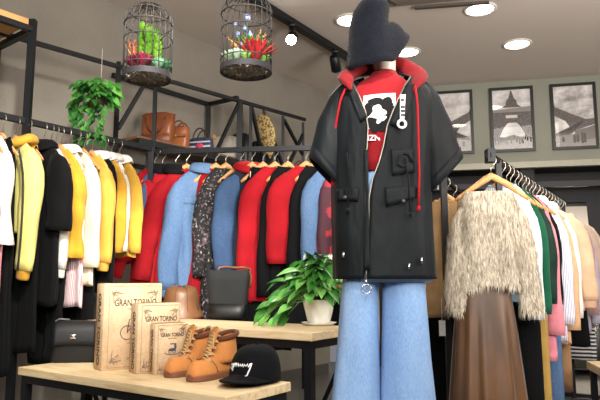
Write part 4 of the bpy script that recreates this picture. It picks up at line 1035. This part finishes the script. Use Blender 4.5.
t=thing('artificial_twig','tan fern-like sprays spreading in the right bird cage','plant',(p.x,p.y,z0),0)
m=MB()
for (x,y,z) in ((-.095,-.01,.13),(-.08,.01,.1),(.1,.0,.15),(.085,.01,.11),(.07,.03,.18)):
    m.tube([(0,0,-.01),(x*.5,y,z*.7),(x,y,z)],.002,5)
    for j in range(12):
        q=.4+.05*j; leaf(m,(x*q,y,z*(q**.8)),(random.uniform(-.5,.5),random.uniform(-.5,.5),.6),(0,0,1),.02,.007,0,False)
m.build('fronds',leafmat('#b5854a','#dcb27a'),t)
# ---------------------------------------------------------------- bags on the wall shelf
def shelfpt(px,v=.2,z=None): z=z or ZS+.041; q=on_rail(WL(-5,v,z),WL(0,v,z),px); return Vector((q.x,q.y,z))
def tote(px,w,h,d,mat,label,handle=None,hm=None,yaw=R(-15),taper=1.12,v=.2,name='handbag',cap=True,extra=None,group='bags on the wall shelf'):
    p=shelfpt(px,v); t=thing(name,label,'handbag',p,yaw,group); n=32
    m=MB(); rg=[]
    for (q,z,s) in ((.94,0,1),(1,.012,1),(1+(taper-1)*.5,h*.5,.95),(taper,h,.8),(taper*.97,h,.76),(.98,h*.4,.8)): rg.append([(w/2*q*sg(math.cos(2*PI*j/n),.4),d/2*s*sg(math.sin(2*PI*j/n),.4),z+.006*math.sin(6*PI*j/n)*(z>=h)) for j in range(n)])
    m.loft(rg,True,True,True); m.build('bag_body',mat,t)
    if handle:
        for s in(-1,1):
            m=MB(); hw=handle[0]; hh=handle[1]; base=handle[2]; m.tube([(hw*math.cos(a),s*d*.42,base+hh*math.sin(a)) for a in [PI*i/12 for i in range(13)]],.006,7); m.build('handle',hm or mat,t)
    if extra: extra(t,w,h,d)
    return t
brn=leather('#8d4f2d',.4); brn2=leather('#a35f36',.4)
def ex1(t,w,h,d):
    m=MB(); m.bevbox((0,-d*.52,h*.16),(w*1.02,.006,h*.3),.003); m.build('lower_panel',leather('#6e3b20',.4),t)
    m=MB(); m.tube([(.075*math.cos(PI+PI*i/12),-d*.5-.004,h*.85+.12*math.sin(PI+PI*i/12)) for i in range(13)],.006,7); m.build('front_handle',leather('#5e3018',.4),t)
tote(158,.22,.235,.11,brn,'large brown leather tote bag standing leftmost on the wall shelf',None,yaw=R(-12),extra=ex1,v=.2)
def ex2(t,w,h,d):
    m=MB(); m.bevbox((0,-d*.5-.004,h*.72),(w*1.04,.01,h*.45),.004); m.build('flap',brn2,t)
    m=MB(); m.bevbox((-.02,-d*.5-.012,h*.55),(.02,.006,.02),.002); m.build('clasp',plain('#e0c070',.3,.8),t)
tote(180,.13,.165,.09,brn2,'small tan brown flap bag beside the large brown tote',(.045,.06,.15),brn,yaw=R(-12),taper=1.03,v=.24,extra=ex2)
def ex3(t,w,h,d):
    m=MB(); m.bevbox((0,-d*.5-.004,h*.42),(w*.98,.006,.014),.002); m.bevbox((0,-d*.5-.004,h*.72),(w*.98,.006,.012),.002); m.build('white_band',plain('#c8cdd6',.5),t)
    m=MB(); m.ball((0.01,-d*.5-.01,h*.45),.028,10,6,(1.2,.4,.8)); m.build('pink_bow',fabric('#d0496a'),t)
tote(201,.2,.12,.09,leather('#3c4a66',.5),'navy blue striped handbag with pink bow and arched handles',(.055,.1,.1),leather('#3b2a24',.5),yaw=R(-15),taper=.95,v=.22,extra=ex3)
def ex4(t,w,h,d):
    m=MB(); m.tube([(-w*.45,-d*.4,h*.98),(-w*.42,-d*.5,h*.8),(-w*.4,-d*.53,h*.6)],.012,6,flat=.5); m.ball((-w*.43,-d*.5,h*1.0),.022,10,6,(1,.5,1)); m.build('tan_tassel',leather('#c99a5e',.5),t)
tote(225,.2,.19,.09,leather('#c4bcaf',.5),'pale grey tote bag with tan tassel in the middle of the shelf',None,yaw=R(-15),taper=1.1,v=.2,extra=ex4)
tote(241,.14,.25,.09,leather('#202328',.4),'dark charcoal bag squeezed right of the pale grey tote',(.04,.05,.19),None,yaw=R(-15),taper=1.05,v=.2)
tote(264,.26,.24,.11,leather('#191a1c',.4),'black slouchy handbag under the hanging straw bag',(.08,.09,.17),None,yaw=R(-15),taper=.85,v=.2)
tote(300,.14,.1,.09,brn,'small brown bag at the far right of the wall shelf',(.04,.05,.09),None,yaw=R(-15),taper=.9,v=.2)
# straw cone bag hanging on the lattice
q=on_rail(WL(-5,FV-.04,2.3),WL(0,FV-.04,2.3),262)
q=WL(uof(264,FV,ZT),FV,2.33)-V*-.05
t=thing('straw_bag','patterned straw cone bag hanging from the black lattice frame','straw bag',q,R(-20))
st=speckle('#b39a62','#5e4a2c',60,.5,.55)
m=MB(); m.loft([[(-.02+w*math.cos(2*PI*j/20)+xo,.03*w/.06*math.sin(2*PI*j/20)*.6-.02,z) for j in range(20)] for (w,z,xo) in ((.03,.03,-.03),(.06,-.01,-.02),(.085,-.1,0),(.07,-.2,.03),(.035,-.3,.045),(.006,-.36,.05))],True,True,True); m.build('woven_body',st,t)
m=MB(); m.tube([(-.07,-.01,-.02),(-.03,.01,.085),(.0,.02,.02),(.02,-.01,-.04)],.003,6); m.build('strap',leather('#8a7448',.6),t)
# ---------------------------------------------------------------- far right shelf, and little wooden stool behind handbag
p=PZ(598,367,.62) if False else PY(606,362,3.7)
t=thing('side_table','wooden topped low shelf cut by the right edge of the frame','table',(p.x+.2,p.y,0),R(-12))
m=MB(); m.box((0,0,p.z-.05),(.5,.4,.05)); m.build('table_top',TWOOD,t,False,bev=.003)
for x in(-.22,.22):
    for y in(-.17,.17): m=MB(); m.bar((x,y,0),(x,y,p.z-.07),.035,.035); m.build('leg',BLACKMET,t,False)
for y in(-.17,.17): m=MB(); m.bar((-.22,y,p.z-.09),(.22,y,p.z-.09),.03,.03); m.build('apron_rail',BLACKMET,t,False)
# ---------------------------------------------------------------- mannequin
MY=2.40
def Mq(px,py,dy=0): return PY(px,py,MY+dy)
MX=Mq(385,150).x
base_z=.34
plat=MB(); plat.bevbox((MX,MY+.02,base_z/2-.01),(.85,.62,base_z-.02),.01); tag(plat.build('display_plinth',plain('#d8d4cc',.5)),'white square plinth under the mannequin','plinth')
MAN=plain('#d9cdbf',.4,coat=.2)
def zt(py,dy=-.1): return PY(385,py,MY+dy).z
t=thing('mannequin','pale female display mannequin dressed in dark coat and flared jeans','mannequin',(MX,MY,base_z),0)
def ell(cx,cy,a,b,z,n=28): return [(cx+a*math.cos(2*PI*j/n),cy+b*math.sin(2*PI*j/n),z) for j in range(n)]
m=MB()
zs=zt(82)-base_z   # shoulder height above base
hc=Vector((-.015,-.01,zs+.165))
def B(*rows): return [ell(*r) for r in rows]
S=zs/1.44
m.loft(B((0,0,.13,.085,.80*S),(0,0,.155,.105,.88*S),(0,0,.15,.1,.94*S),(0,0,.11,.08,1.08*S),(0,0,.13,.1,1.22*S),(0,0,.15,.1,1.32*S),(0,0,.165,.08,1.38*S),(0,0,.13,.065,1.42*S),(0,.0,.06,.05,1.45*S),(.004,0,.047,.048,1.48*S),(.006,-.0,.044,.046,1.53*S),(.0,-.005,.05,.06,1.555*S),(-.012,-.012,.058,.074,1.59*S),(-.036,-.012,.062,.08,1.64*S),(-.056,-.01,.06,.08,1.69*S),(-.064,-.01,.052,.07,1.735*S),(-.06,-.01,.03,.04,1.765*S),(-.06,-.01,.004,.005,1.772*S)),True,True,True)
# nose, ears
m.ball((-.026,-.094,1.635*S),.013,8,6,(.7,1,1.3))
for s in(-1,1): m.ball((-.026+s*.054,-.01,1.61*S),.02,8,6,(.35,.7,1.2))
for s in(-1,1):
    m.loft([ell(s*x,y,a,b_,z,20) for x,y,a,b_,z in ((.092,0,.06,.08,.84*S),(.094,0,.062,.082,.74*S),(.09,-.005,.056,.066,.55*S),(.085,0,.052,.058,.45*S),(.085,.01,.05,.056,.36*S),(.085,.005,.036,.04,.15*S),(.085,.0,.036,.045,.08*S),(.085,-.03,.042,.085,.035),(.085,-.04,.045,.11,.012))],True,True,True)
m.build('body',MAN,t)
for s in(-1,1): m=MB(); m.ball((-.042+s*.024,-.078,1.65*S),.011,8,6,(1.3,.35,.7)); m.build('eye',plain('#b8a898',.5),t)
m=MB(); m.ball((-.018,-.084,1.6*S),.014,8,6,(1.4,.4,.5)); m.build('lips',plain('#c49a8c',.5),t)
m=MB(); m.lathe([(.17,0),(.17,.008),(.16,.012),(.0,.012)],n=40,cap0=True); m.build('stand_base',SILVER,t)
# jeans
def Lx(px,py,dy=-.08): q=PY(px,py,MY+dy); return q.x-MX,q.z
jean=denim('#7ba3d6','#b4cdec',.5,4)
t=thing('jeans','light blue wide flared jeans on the mannequin','jeans',(MX,MY,0),0)
def wring(x0,x1,z,dep,n=40,yo=0,f=0,ph=0,k=6): 
    c=(x0+x1)/2; w=(x1-x0)/2; return [(c+w*sg(math.cos(2*PI*j/n),.85)*(1+f*math.sin(k*2*PI*j/n+ph)),yo+dep*sg(math.sin(2*PI*j/n),.85)*(1+f*math.sin(k*2*PI*j/n+ph)),z) for j in range(n)]
zw=zt(158); zc=zt(278)
m=MB(); m.loft([wring(-.115,.115,zw,.09),wring(-.12,.12,zw-.03,.092)]); m.build('waistband',jean,t,solid=.004)
m=MB(); m.loft([wring(-.12,.12,zw-.028,.092),wring(-.15,.15,zw-.12,.112),wring(-.168,.168,zw-.22,.118),wring(-.175,.172,zc+.05,.12),wring(-.175,.172,zc-.015,.115)]); m.build('hips',jean,t,solid=.003)
rows=[(274,345,380.5,385,427),(300,342.5,380,385.5,429),(330,340,380.5,385.5,431.5),(360,337.5,381,385,434),(400,333,381.5,384,438.5),(440,331,382,384,441),(470,330,382,384,443)]
for s in(0,1):
    m=MB(); rings=[]
    rr_=[(r[0],)+((r[1],r[2]) if s==0 else (r[3],r[4])) for r in rows]
    fine=[]
    for i in range(len(rr_)-1):
        for k in range(4): q=k/4; fine.append(tuple(rr_[i][c]*(1-q)+rr_[i+1][c]*q for c in range(3)))
    fine.append(rr_[-1])
    for i,(py,xa,xb) in enumerate(fine):
        q=i/len(fine); x0,z=Lx(xa,py); x1,_=Lx(xb,py); rings.append(wring(x0,x1,z,.095+.012*q,48,0,.012+.028*q,1.3+s*2+q,5))
    m.loft(rings); lo=m.build('leg',jean,t,solid=.003)
    m=MB(); sidex=0 if s==0 else 1
    m.tube([Vector((Lx(fine[i][1+sidex] + (2 if s==0 else -2),fine[i][0])[0],-.045,Lx(300,fine[i][0])[1])) for i in range(len(fine))],.0025,5); m.build('side_seam',denim('#5d7fae'),lo)
m=MB(); m.bar((0,-.118,zw-.03),(0,-.126,zc+.06),.02,.006); m.build('fly',jean,t,False)
# t-shirt
t=thing('t_shirt','red crew neck t-shirt with white and black chest print under the coat','t-shirt',(MX,MY,0),0)
rt=fabric('#8f141d',.8,.15)
tsr=[(66,-.05,.05,.055),(70,-.062,.062,.06),(76,-.10,.10,.07),(84,-.135,.135,.085),(100,-.15,.15,.105),(120,-.155,.155,.115),(140,-.135,.135,.11),(158,-.125,.125,.102),(170,-.13,.13,.108)]
m=MB(); m.loft([wring(a,b_,zt(py),dp,40) for py,a,b_,dp in tsr]); m.build('body',rt,t,solid=.003)
for s in(-1,1): 
    m=MB(); m.tube([(s*.13,0,zt(96)),(s*.165,0,zt(112)),(s*.185,0,zt(128))],[.035,.04,.042],16,False,flat=1); m.build('sleeve',rt,t,solid=.003)
m=MB(); m.tube([(.05*math.cos(2*PI*i/24),.055*math.sin(2*PI*i/24),zt(66)) for i in range(25)],.006,6,False); m.build('neckband',rt,t)
def shy(x,z):   # front surface of the shirt
    rs_=[(zt(py),b_,dp) for py,a,b_,dp in tsr]
    for i in range(len(rs_)-1):
        if rs_[i][0]>=z>=rs_[i+1][0]:
            q=(rs_[i][0]-z)/(rs_[i][0]-rs_[i+1][0]); w=rs_[i][1]*(1-q)+rs_[i+1][1]*q; d=rs_[i][2]*(1-q)+rs_[i+1][2]*q; break
    else: w,d=.13,.105
    u=min(1,abs(x)/w)**(1/.85); return -d*math.sqrt(max(0,1-u*u))**.85
def patch(name,fn,mat,off,nx=14,nz=14):
    # fn(u,v)->(px,py); wraps a printed shape on the shirt front
    m=MB(); rings=[]
    for i in range(nz+1):
        r=[]
        for j in range(nx+1):
            px,py=fn(j/nx,i/nz); x,z=Lx(px,py,-.11); r.append((x,shy(x,z)-off,z))
        rings.append(r)
    m.loft(rings,False); return m.build(name,mat,t,False)
patch('white_print',lambda u,v:(364+32*u,94+v*35-2*u),fabric('#e6e3e0',.8,.1),.0035)
BKP=fabric('#17171a',.8,.3)
def blob(cx,cy,rx,ry,off=.005,mat=BKP,wob=.25,ph=0):
    m=MB(); pts=[]
    for i in range(26):
        a=2*PI*i/26; r=1+wob*math.sin(3*a+ph)+wob*.5*math.sin(5*a+ph*2); x,z=Lx(cx+rx*r*math.cos(a),cy+ry*r*math.sin(a),-.11); pts.append((x,shy(x,z)-off,z))
    x,z=Lx(cx,cy,-.11); m.v=pts+[(x,shy(x,z)-off,z)]; m.f=[(i,(i+1)%26,26) for i in range(26)]; return m.build('printed_figure',mat,t,False)
WP=fabric('#e6e3e0',.8,.1)
blob(378,104,12,6,ph=1); blob(370,109,6,6,ph=2,off=.0055); blob(388,109,8,11,ph=.5,off=.0055); blob(378,112,7,6.5,.0065,WP,.2,.7); blob(375,124,9,7,.006,BKP,.2,3); blob(386,125,8,7,.0062,BKP,.15,1); blob(380,119,5,4,.007,WP,.3,2)
x,z=Lx(375,138,-.11); text('BIZN B',.030,fabric('#efece8'),t,(x,shy(x,z)-.004,z),(PI/2,0,0),bold=.0008)
# coat
t=thing('coat','black oversized zip parka with wide half sleeves on the mannequin','coat',(MX,MY,0),0)
cm,nt,b=newmat('black_twill'); nt.links.new(ramp(nt,noise(nt,5,4),[(.3,lin('#090c0f')),(.7,lin('#10161a'))]),b.inputs['Base Color']); b.inputs['Roughness'].default_value=.6; b.inputs['Specular IOR Level'].default_value=.18; b.inputs['Sheen Weight'].default_value=.02; cloth_bump(nt,b,noise(nt,260,2),.2,.8,.04,6)
crow=[ # py, xl, xr, edgeL, edgeR, depth
 (76,352,424,352,411,.085),(81,344,430,352,409,.1),(88,338,435,355,405,.12),(100,335,437,360,400,.135),(115,334,437,365.5,393,.14),(130,333.5,436.5,368,387,.14),
 (150,333.5,435.5,367,383,.135),(165,333,435,366,379,.135),(182,333,435,368,372.5,.135),(200,333,435.5,368.5,369,.138),(225,333.5,436.5,368,368.6,.142),(250,334,438,367,367.7,.147),(266,334.5,439,365.5,366.5,.15),(279,335,440,364,366,.152)]
def coat_ring(row,shift=0,n=72,fold=0,ph=0,out=0,lim=None):
    py,xl,xr,el,er,dp=row; x0,z=Lx(xl,py); x1,_=Lx(xr,py); 
    e0=PY(el,py,MY-dp).x-MX; e1=PY(er,py,MY-dp).x-MX; c=(x0+x1)/2; a=(x1-x0)/2
    fr=math.asin(max(-1,min(1,(e1-c)/a))); fl=math.asin(max(-1,min(1,(e0-c)/a))); r=[]
    for j in range(n):
        f=fr+(2*PI+fl-fr)*j/(n-1)
        w=1+fold*math.sin(7*f+ph)+fold*.6*math.sin(13*f+2*ph)
        r.append(Vector((c+(a+out)*w*math.sin(f),-(dp+out)*w*sg(math.cos(f),.8) if abs(math.cos(f))>0 else 0,z-(shift*(1+math.cos(f))*.5))))
    return r
rowsF=[]
for i in range(len(crow)-1):
    for k in range(3): q=k/3; rowsF.append(tuple(crow[i][c]*(1-q)+crow[i+1][c]*q for c in range(6)))
rowsF.append(crow[-1])
rg=[]
top=[Vector((v.x*.62,v.y*.6+.01,v.z+.03)) for v in coat_ring(crow[0])]
rg=[coat_ring(r,0,72,.004+.016*(i/len(rowsF)),1.5+1.2*i/len(rowsF)) for i,r in enumerate(rowsF)]
m=MB(); m.loft(rg,False); m.build('body',cm,t,solid=.004)
CR=rg
# shoulders/yoke closing towards the neck
m=MB(); tr_=CR[0]; rings=[tr_]
for q in (.35,.7,1):
    rings.append([Vector((v.x*(1-.42*q),v.y*(1-.25*q)+.012*q,v.z+.026*q)) for v in tr_])
m.loft(rings,False); m.build('yoke',cm,t,solid=.004)
# sleeves
def csleeve(pts,radii,flat=.72,seed=0):
    pts=[Vector(p) for p in pts]; rings=[]; n=28; fine=[];rr2=[]
    for i in range(len(pts)-1):
        for k in range(5): q=k/5; fine.append(pts[i].lerp(pts[i+1],q)); rr2.append(radii[i]*(1-q)+radii[i+1]*q)
    fine.append(pts[-1]); rr2.append(radii[-1])
    for i,p in enumerate(fine):
        d=(fine[min(i+1,len(fine)-1)]-fine[max(i-1,0)]).normalized(); a=d.cross(Vector((0,1,0))).normalized(); b_=d.cross(a); q=i/len(fine)
        rings.append([p+a*math.cos(2*PI*j/n)*rr2[i]*(1+.035*q*math.sin(4*2*PI*j/n+seed+q*4))+b_*math.sin(2*PI*j/n)*rr2[i]*flat*(1+.05*q*math.sin(3*2*PI*j/n+seed)) for j in range(n)])
    return rings
def L3(px,py,dy=0,y=0): q=PY(px,py,MY+dy); return Vector((q.x-MX,y,q.z))
sr=[[L3(353,88),L3(343,103),L3(335,132),L3(327,176)],[L3(419,88),L3(426,103),L3(433,132),L3(443,178)]]
for s in(0,1):
    r=csleeve(sr[s],[[.045,.06,.070,.074],[.045,.06,.073,.08]][s],1.0,s*2)
    for i,g in enumerate(r):
        q=max(0,i/(len(r)-1)-.35)/.65; cc=sum(g,Vector())/28; r[i]=[v+Vector((0,0,-(v.x-cc.x)*(1 if s==0 else -1)*.85*q)) for v in g]
    c=sum(r[0],Vector())/28
    m=MB(); m.loft([[c+(v-c)*.3+Vector(((.02 if s==0 else -.02),0,.02)) for v in r[0]]]+r,True,True,False); so=m.build('sleeve',cm,t,solid=.004)
    # inner dark lining ring and cuff fold
    e=r[-1]; d=(sum(r[-1],Vector())/28-sum(r[-2],Vector())/28).normalized(); c=sum(e,Vector())/28
    m=MB(); m.loft([[c+(v-c)*1.012 -d*.045 for v in e],[c+(v-c)*1.02+d*.002 for v in e],[c+(v-c)*.96+d*.002 for v in e]]); m.build('cuff',cm,so,solid=.002)
    q=c+d*.0+Vector((.045 if s==0 else -.035,-.05,0)); m=MB(); m.tube([q+Vector((0,0,.03)),q+Vector((0,0,-.035))],.002,5); m.tube([q+Vector((0,0,-.035)),q+Vector((0,0,-.055))],.004,6); m.build('cuff_cord',plain('#d8d2c4',.5),so)
# zip tape along both front edges + chrome teeth
ZIP=plain('#8f8b80',.35,.8)
def edge(k,off=.004): return [r[0 if k else -1]+Vector((0,-off,0)) for r in CR]
m=MB(); m.tube([v for i,v in enumerate(edge(1))],.0032,5); m.build('zip_teeth',ZIP,t)
m=MB(); m.tube([v for i,v in enumerate(edge(0)) if i<24],.003,5); m.build('zip_teeth',ZIP,t)
e=edge(1)[-1]; m=MB(); m.tube([e,e+Vector((0,-.003,-.02))],.004,6); rr0=.017; m.tube([e+Vector((rr0*math.sin(2*PI*i/18),-.004,-.037+rr0*math.cos(2*PI*i/18))) for i in range(19)],.0028,6,False); m.build('zip_ring_pull',SILVER,t)
# storm flap (vertical left placket) and lapels
def front_y(px,py,off=.006):
    x,z=Lx(px,py,-.13)
    best=None
    i=min(range(len(CR)),key=lambda i:abs(CR[i][0].z-z)); r=CR[i]
    cand=[v for v in r if v.y<.02]; v=min(cand,key=lambda v:abs(v.x-x)); return Vector((x,v.y-off,z))
def fpatch(name,corners,mat,off=.006,th=.004,nx=8,nz=6,parent=None):
    (a,b_,c_,d_)=[Vector((p[0],p[1],0)) for p in corners]; m=MB(); rings=[]
    for i in range(nz+1):
        v=i/nz; r=[]
        for j in range(nx+1):
            u=j/nx; q=a.lerp(b_,u).lerp(d_.lerp(c_,u),v); r.append(front_y(q.x,q.y,off))
        rings.append(r)
    m.loft(rings,False); return m.build(name,mat,parent or t,solid=th)
fpatch('lapel',[(347,84),(353,82),(367,118),(360,122)],cm,.012,.006,5,10)
fpatch('lapel',[(408,84),(417,83),(402,130),(389,126)],cm,.012,.006,5,10)
fpatch('storm_flap',[(364,150),(368,150),(369,270),(363.5,270)],cm,.010,.004,4,24)
for (cs,bx,by) in (([(337,187),(359,187),(358,201),(338,199)],345,197),([(384,188),(417,186),(417,198),(385,207)],402,202)):
    f=fpatch('pocket_flap',cs,cm,.014,.006,10,4); q=front_y(bx,by,.02); m=MB(); m.tube([q,q+Vector((0,-.005,0))],.008,12); m.build('button',plain('#4c4f52',.35,.6),f)
fpatch('chest_pocket',[(390,150),(414,148),(415,172),(392,176)],cm,.009,.006,8,6)
# waist drawcords and eyelets
def cord(pts,r,mat,name,off=.018,ends=True):
    m=MB(); P=[front_y(x,y,off) for x,y in pts]; m.tube(P,r,6)
    if ends: m.ball(P[-1],r*2.6,8,6,(1,1,1.3))
    return m.build(name,mat,t)
bc=fabric('#0b0c0e'); cord([(402,154),(398,158),(397,165),(402,168),(406,164),(404,158),(408,180),(410,215)],.003,bc,'waist_cord'); cord([(402,154),(408,155),(412,160)],.003,bc,'waist_cord'); cord([(347,152),(349,170),(348,210)],.003,bc,'waist_cord')
for (x,y) in ((344,254),(408,266),(421,260)):
    q=front_y(x,y,.012); m=MB(); m.tube([q+Vector((0,0,.008)),q+Vector((0,-.002,-.012))],.005,8); m.build('cord_stopper',SILVER,t)
# tape with ring
fpatch('webbing_tape',[(399,97),(404.5,96),(403,121),(398.5,121)],plain('#e8e8e8',.5),.024,.002,3,8)
for y in (101,108,112,116): fpatch('tape_mark',[(399.5,y),(403.5,y),(403.3,y+2.2),(399.3,y+2.2)],plain('#202020',.5),.026,.001,2,2)
q=front_y(400.5,126,.024); m=MB(); m.tube([q+Vector((.015*math.cos(2*PI*i/24),0,.015*math.sin(2*PI*i/24))) for i in range(25)],.005,8,False); m.build('white_ring',plain('#f2f2f2',.3),t)
# red hoodie hood + drawstrings
t=thing('hooded_vest','red hood and long red drawstrings layered over the dark coat','hood',(MX,MY,0),0)
rh=fabric('#7d0f18',.85,.3,.3)
m=MB(); pts=[];rr3=[]
path=[(351,88,-.115,.012),(347,80,-.10,.024),(346,76,-.05,.034),(352,71,.0,.042),(366,66,.05,.05),(385,63,.075,.055),(402,65,.06,.056),(414,71,.02,.05),(419,76,-.04,.038),(416,82,-.09,.026),(411,90,-.12,.012)]
for (x,y,d,r) in path: q=PY(x,y,MY+d); pts.append((q.x-MX,d,q.z-.008)); rr3.append(r)
def cr(P,rs,n=5):
    o=[];ro=[]
    for i in range(len(P)-1):
        p0,p1,p2,p3=[Vector(P[max(0,min(len(P)-1,i+k))]) for k in(-1,0,1,2)]
        for k in range(n):
            q=k/n; o.append(.5*((2*p1)+(p2-p0)*q+(2*p0-5*p1+4*p2-p3)*q*q+(-p0+3*p1-3*p2+p3)*q**3)); ro.append(rs[i]*(1-q)+rs[i+1]*q)
    return o+[Vector(P[-1])],ro+[rs[-1]]
P,rs4=cr(pts,rr3)
rings=[]; n=16
for i,p in enumerate(P):
    d=(P[min(i+1,len(P)-1)]-P[max(i-1,0)]).normalized(); a=d.cross(Vector((0,0,1))).normalized(); b_=d.cross(a)
    rings.append([p+a*math.cos(2*PI*j/n)*rs4[i]*(1+.10*math.sin(3*2*PI*j/n+i*.35))+b_*math.sin(2*PI*j/n)*rs4[i]*.62*(1+.12*math.sin(2*2*PI*j/n+i*.5)) for j in range(n)])
m.loft(rings,True,True,True); m.ball((.0,.12,zt(84)),.12,16,10,(1.05,.45,.9)); m.build('hood',rh,t)
for pts_ in ([(346,86),(341,98),(337,120),(335,150),(334,178)],[(415,86),(417,105),(418,140),(419,175),(418,207)]):
    m=MB(); P=[]
    for x,y in pts_: 
        v=front_y(x,y,.022); P.append(v)
    m.tube(P,.0045,7); m.ball(P[-1]+Vector((0,0,-.006)),.008,8,6,(1,1,1.5)); m.build('drawstring',fabric('#b01824'),t)
# hat
hm,nt,b=newmat('navy_mohair'); nt.links.new(ramp(nt,noise(nt,26,4,.7),[(.3,lin('#06080d')),(.7,lin('#10131c'))]),b.inputs['Base Color']); b.inputs['Roughness'].default_value=.95; b.inputs['Sheen Weight'].default_value=.05; b.inputs['Specular IOR Level'].default_value=.1; bump(nt,b,noise(nt,120,3),.7,.006)
t=thing('cloche_hat','fuzzy navy blue floppy bucket hat tilted on the mannequin head','hat',(MX,MY,0),0)
hr=[]
# crown rings: (centre px, py, half width px)
KT=.55
for (cx,cy,w,kt) in ((374,1.5,2,0),(374,2.5,8,.05),(372,6,15,.12),(370,14,19,.22),(368.5,24,20,.38),(368,34,20,.5)):
    q=PY(cx,cy,MY); s=MY/600; r=[]
    for j in range(48):
        a=2*PI*j/48; r.append(Vector((q.x-MX+w*s*math.cos(a),w*s*1.12*math.sin(a)-.012,q.z+kt*w*s*math.cos(a))))
    hr.append(r)
def brim(a,q):
    # a=0 right(+x), pi left, -pi/2 front
    c,s_=math.cos(a),math.sin(a); cen=PY(368,34,MY); x0=cen.x-MX; s=MY/600; rad=20*s
    rt_=max(0,math.cos(a-R(28)))**2.5; lf=max(0,-c)
    outw=(3.5*lf+12*(1-lf)*(1-rt_)+25*rt_)*s*q**1.2
    drop=(33*lf+47*(1-lf)*(1-rt_)+7*rt_)*s*q-rt_*9*s*math.sin(PI*min(1,q*1.1))
    if s_>.2: drop*=.8
    z=cen.z+.5*rad*c-drop+.006*math.sin(4*a+1)*q
    ri=rad+outw+.005*math.sin(5*a+1)*q
    return Vector((x0+ri*c,(rad*1.12+outw)*s_-.012,z))
for i in range(1,8): hr.append([brim(2*PI*j/48,i/7) for j in range(48)])
mh=MB(); mh.loft(hr,True,True,False); ho=mh.build('crown_and_brim',hm,t,solid=.005)
m=MB(); rnd=random.Random(11)
for _ in range(3200):
    f=rnd.choice(mh.f); 
    if len(f)!=4: continue
    V_=[Vector(mh.v[i]) for i in f]; q=V_[0].lerp(V_[1],rnd.random()).lerp(V_[3].lerp(V_[2],rnd.random()),rnd.random()); n_=(V_[1]-V_[0]).cross(V_[3]-V_[0])
    if n_.length<1e-9: continue
    n_.normalize(); o=q-Vector((0,0,zt(30))); n_=n_ if n_.dot(o)>0 else -n_
    e=q+n_*rnd.uniform(.004,.009)+Vector((rnd.uniform(-.006,.006),rnd.uniform(-.006,.006),rnd.uniform(-.006,.004))); w=Vector((.0007,0,.0007)); m.add([q-w,q+w,e],[(0,1,2)])
fo=m.build('fuzz',hm,ho); fo['kind']='stuff'
# ---------------------------------------------------------------- lights
W=bpy.data.worlds.new('world'); sc.world=W; W.use_nodes=True; W.node_tree.nodes['Background'].inputs[0].default_value=(.9,.93,1,1); W.node_tree.nodes['Background'].inputs[1].default_value=.2
lamp('AREA',(.3,-.6,2.9),(.2,3,1.1),85,(2.2,1.2),(1,.97,.93))  # added soft fill behind the camera, not a shop fixture
lamp('AREA',(1.8,3.2,2.96),(1.8,3.3,0),20,(1.6,1.6),(1,.94,.86))  # added unseen fill just under the ceiling on the right
lamp('AREA',(2.4,1.2,1.7),(2.2,2.4,3.0),150,(1.5,1.5),(1,.93,.87))  # added unseen uplight on the right, brightens the ceiling
lamp('AREA',(-.4,-.3,1.9),(-.2,2.2,3.0),65,(1.2,.6),(1,.93,.87))  # added uplight behind the camera, lifts ceiling and upper walls
lamp('SPOT',sp,(-.4,1.9,.9),60,.05,(1,.96,.9),70,.6)
lamp('SPOT',(-.2,.9,2.85),(-1.35,3.3,1.3),400,.08,(1,.95,.86),50,.7)
lamp('SPOT',(.2,.8,2.85),(-.4,3.9,1.2),260,.08,(1,.96,.9),44,.7)
lamp('SPOT',(.9,.5,2.8),(.4,2.4,1.3),65,.08,(1,.97,.92),50,.7)
lamp('SPOT',(.3,.9,2.85),(1.4,3.4,1.1),65,.08,(1,.95,.88),48,.7)
lamp('SPOT',(.2,.9,2.8),(-.6,2.5,.55),60,.08,(1,.96,.88),48,.7)
sc.view_settings.view_transform='Standard'; sc.view_settings.look='None'; sc.view_settings.exposure=.12
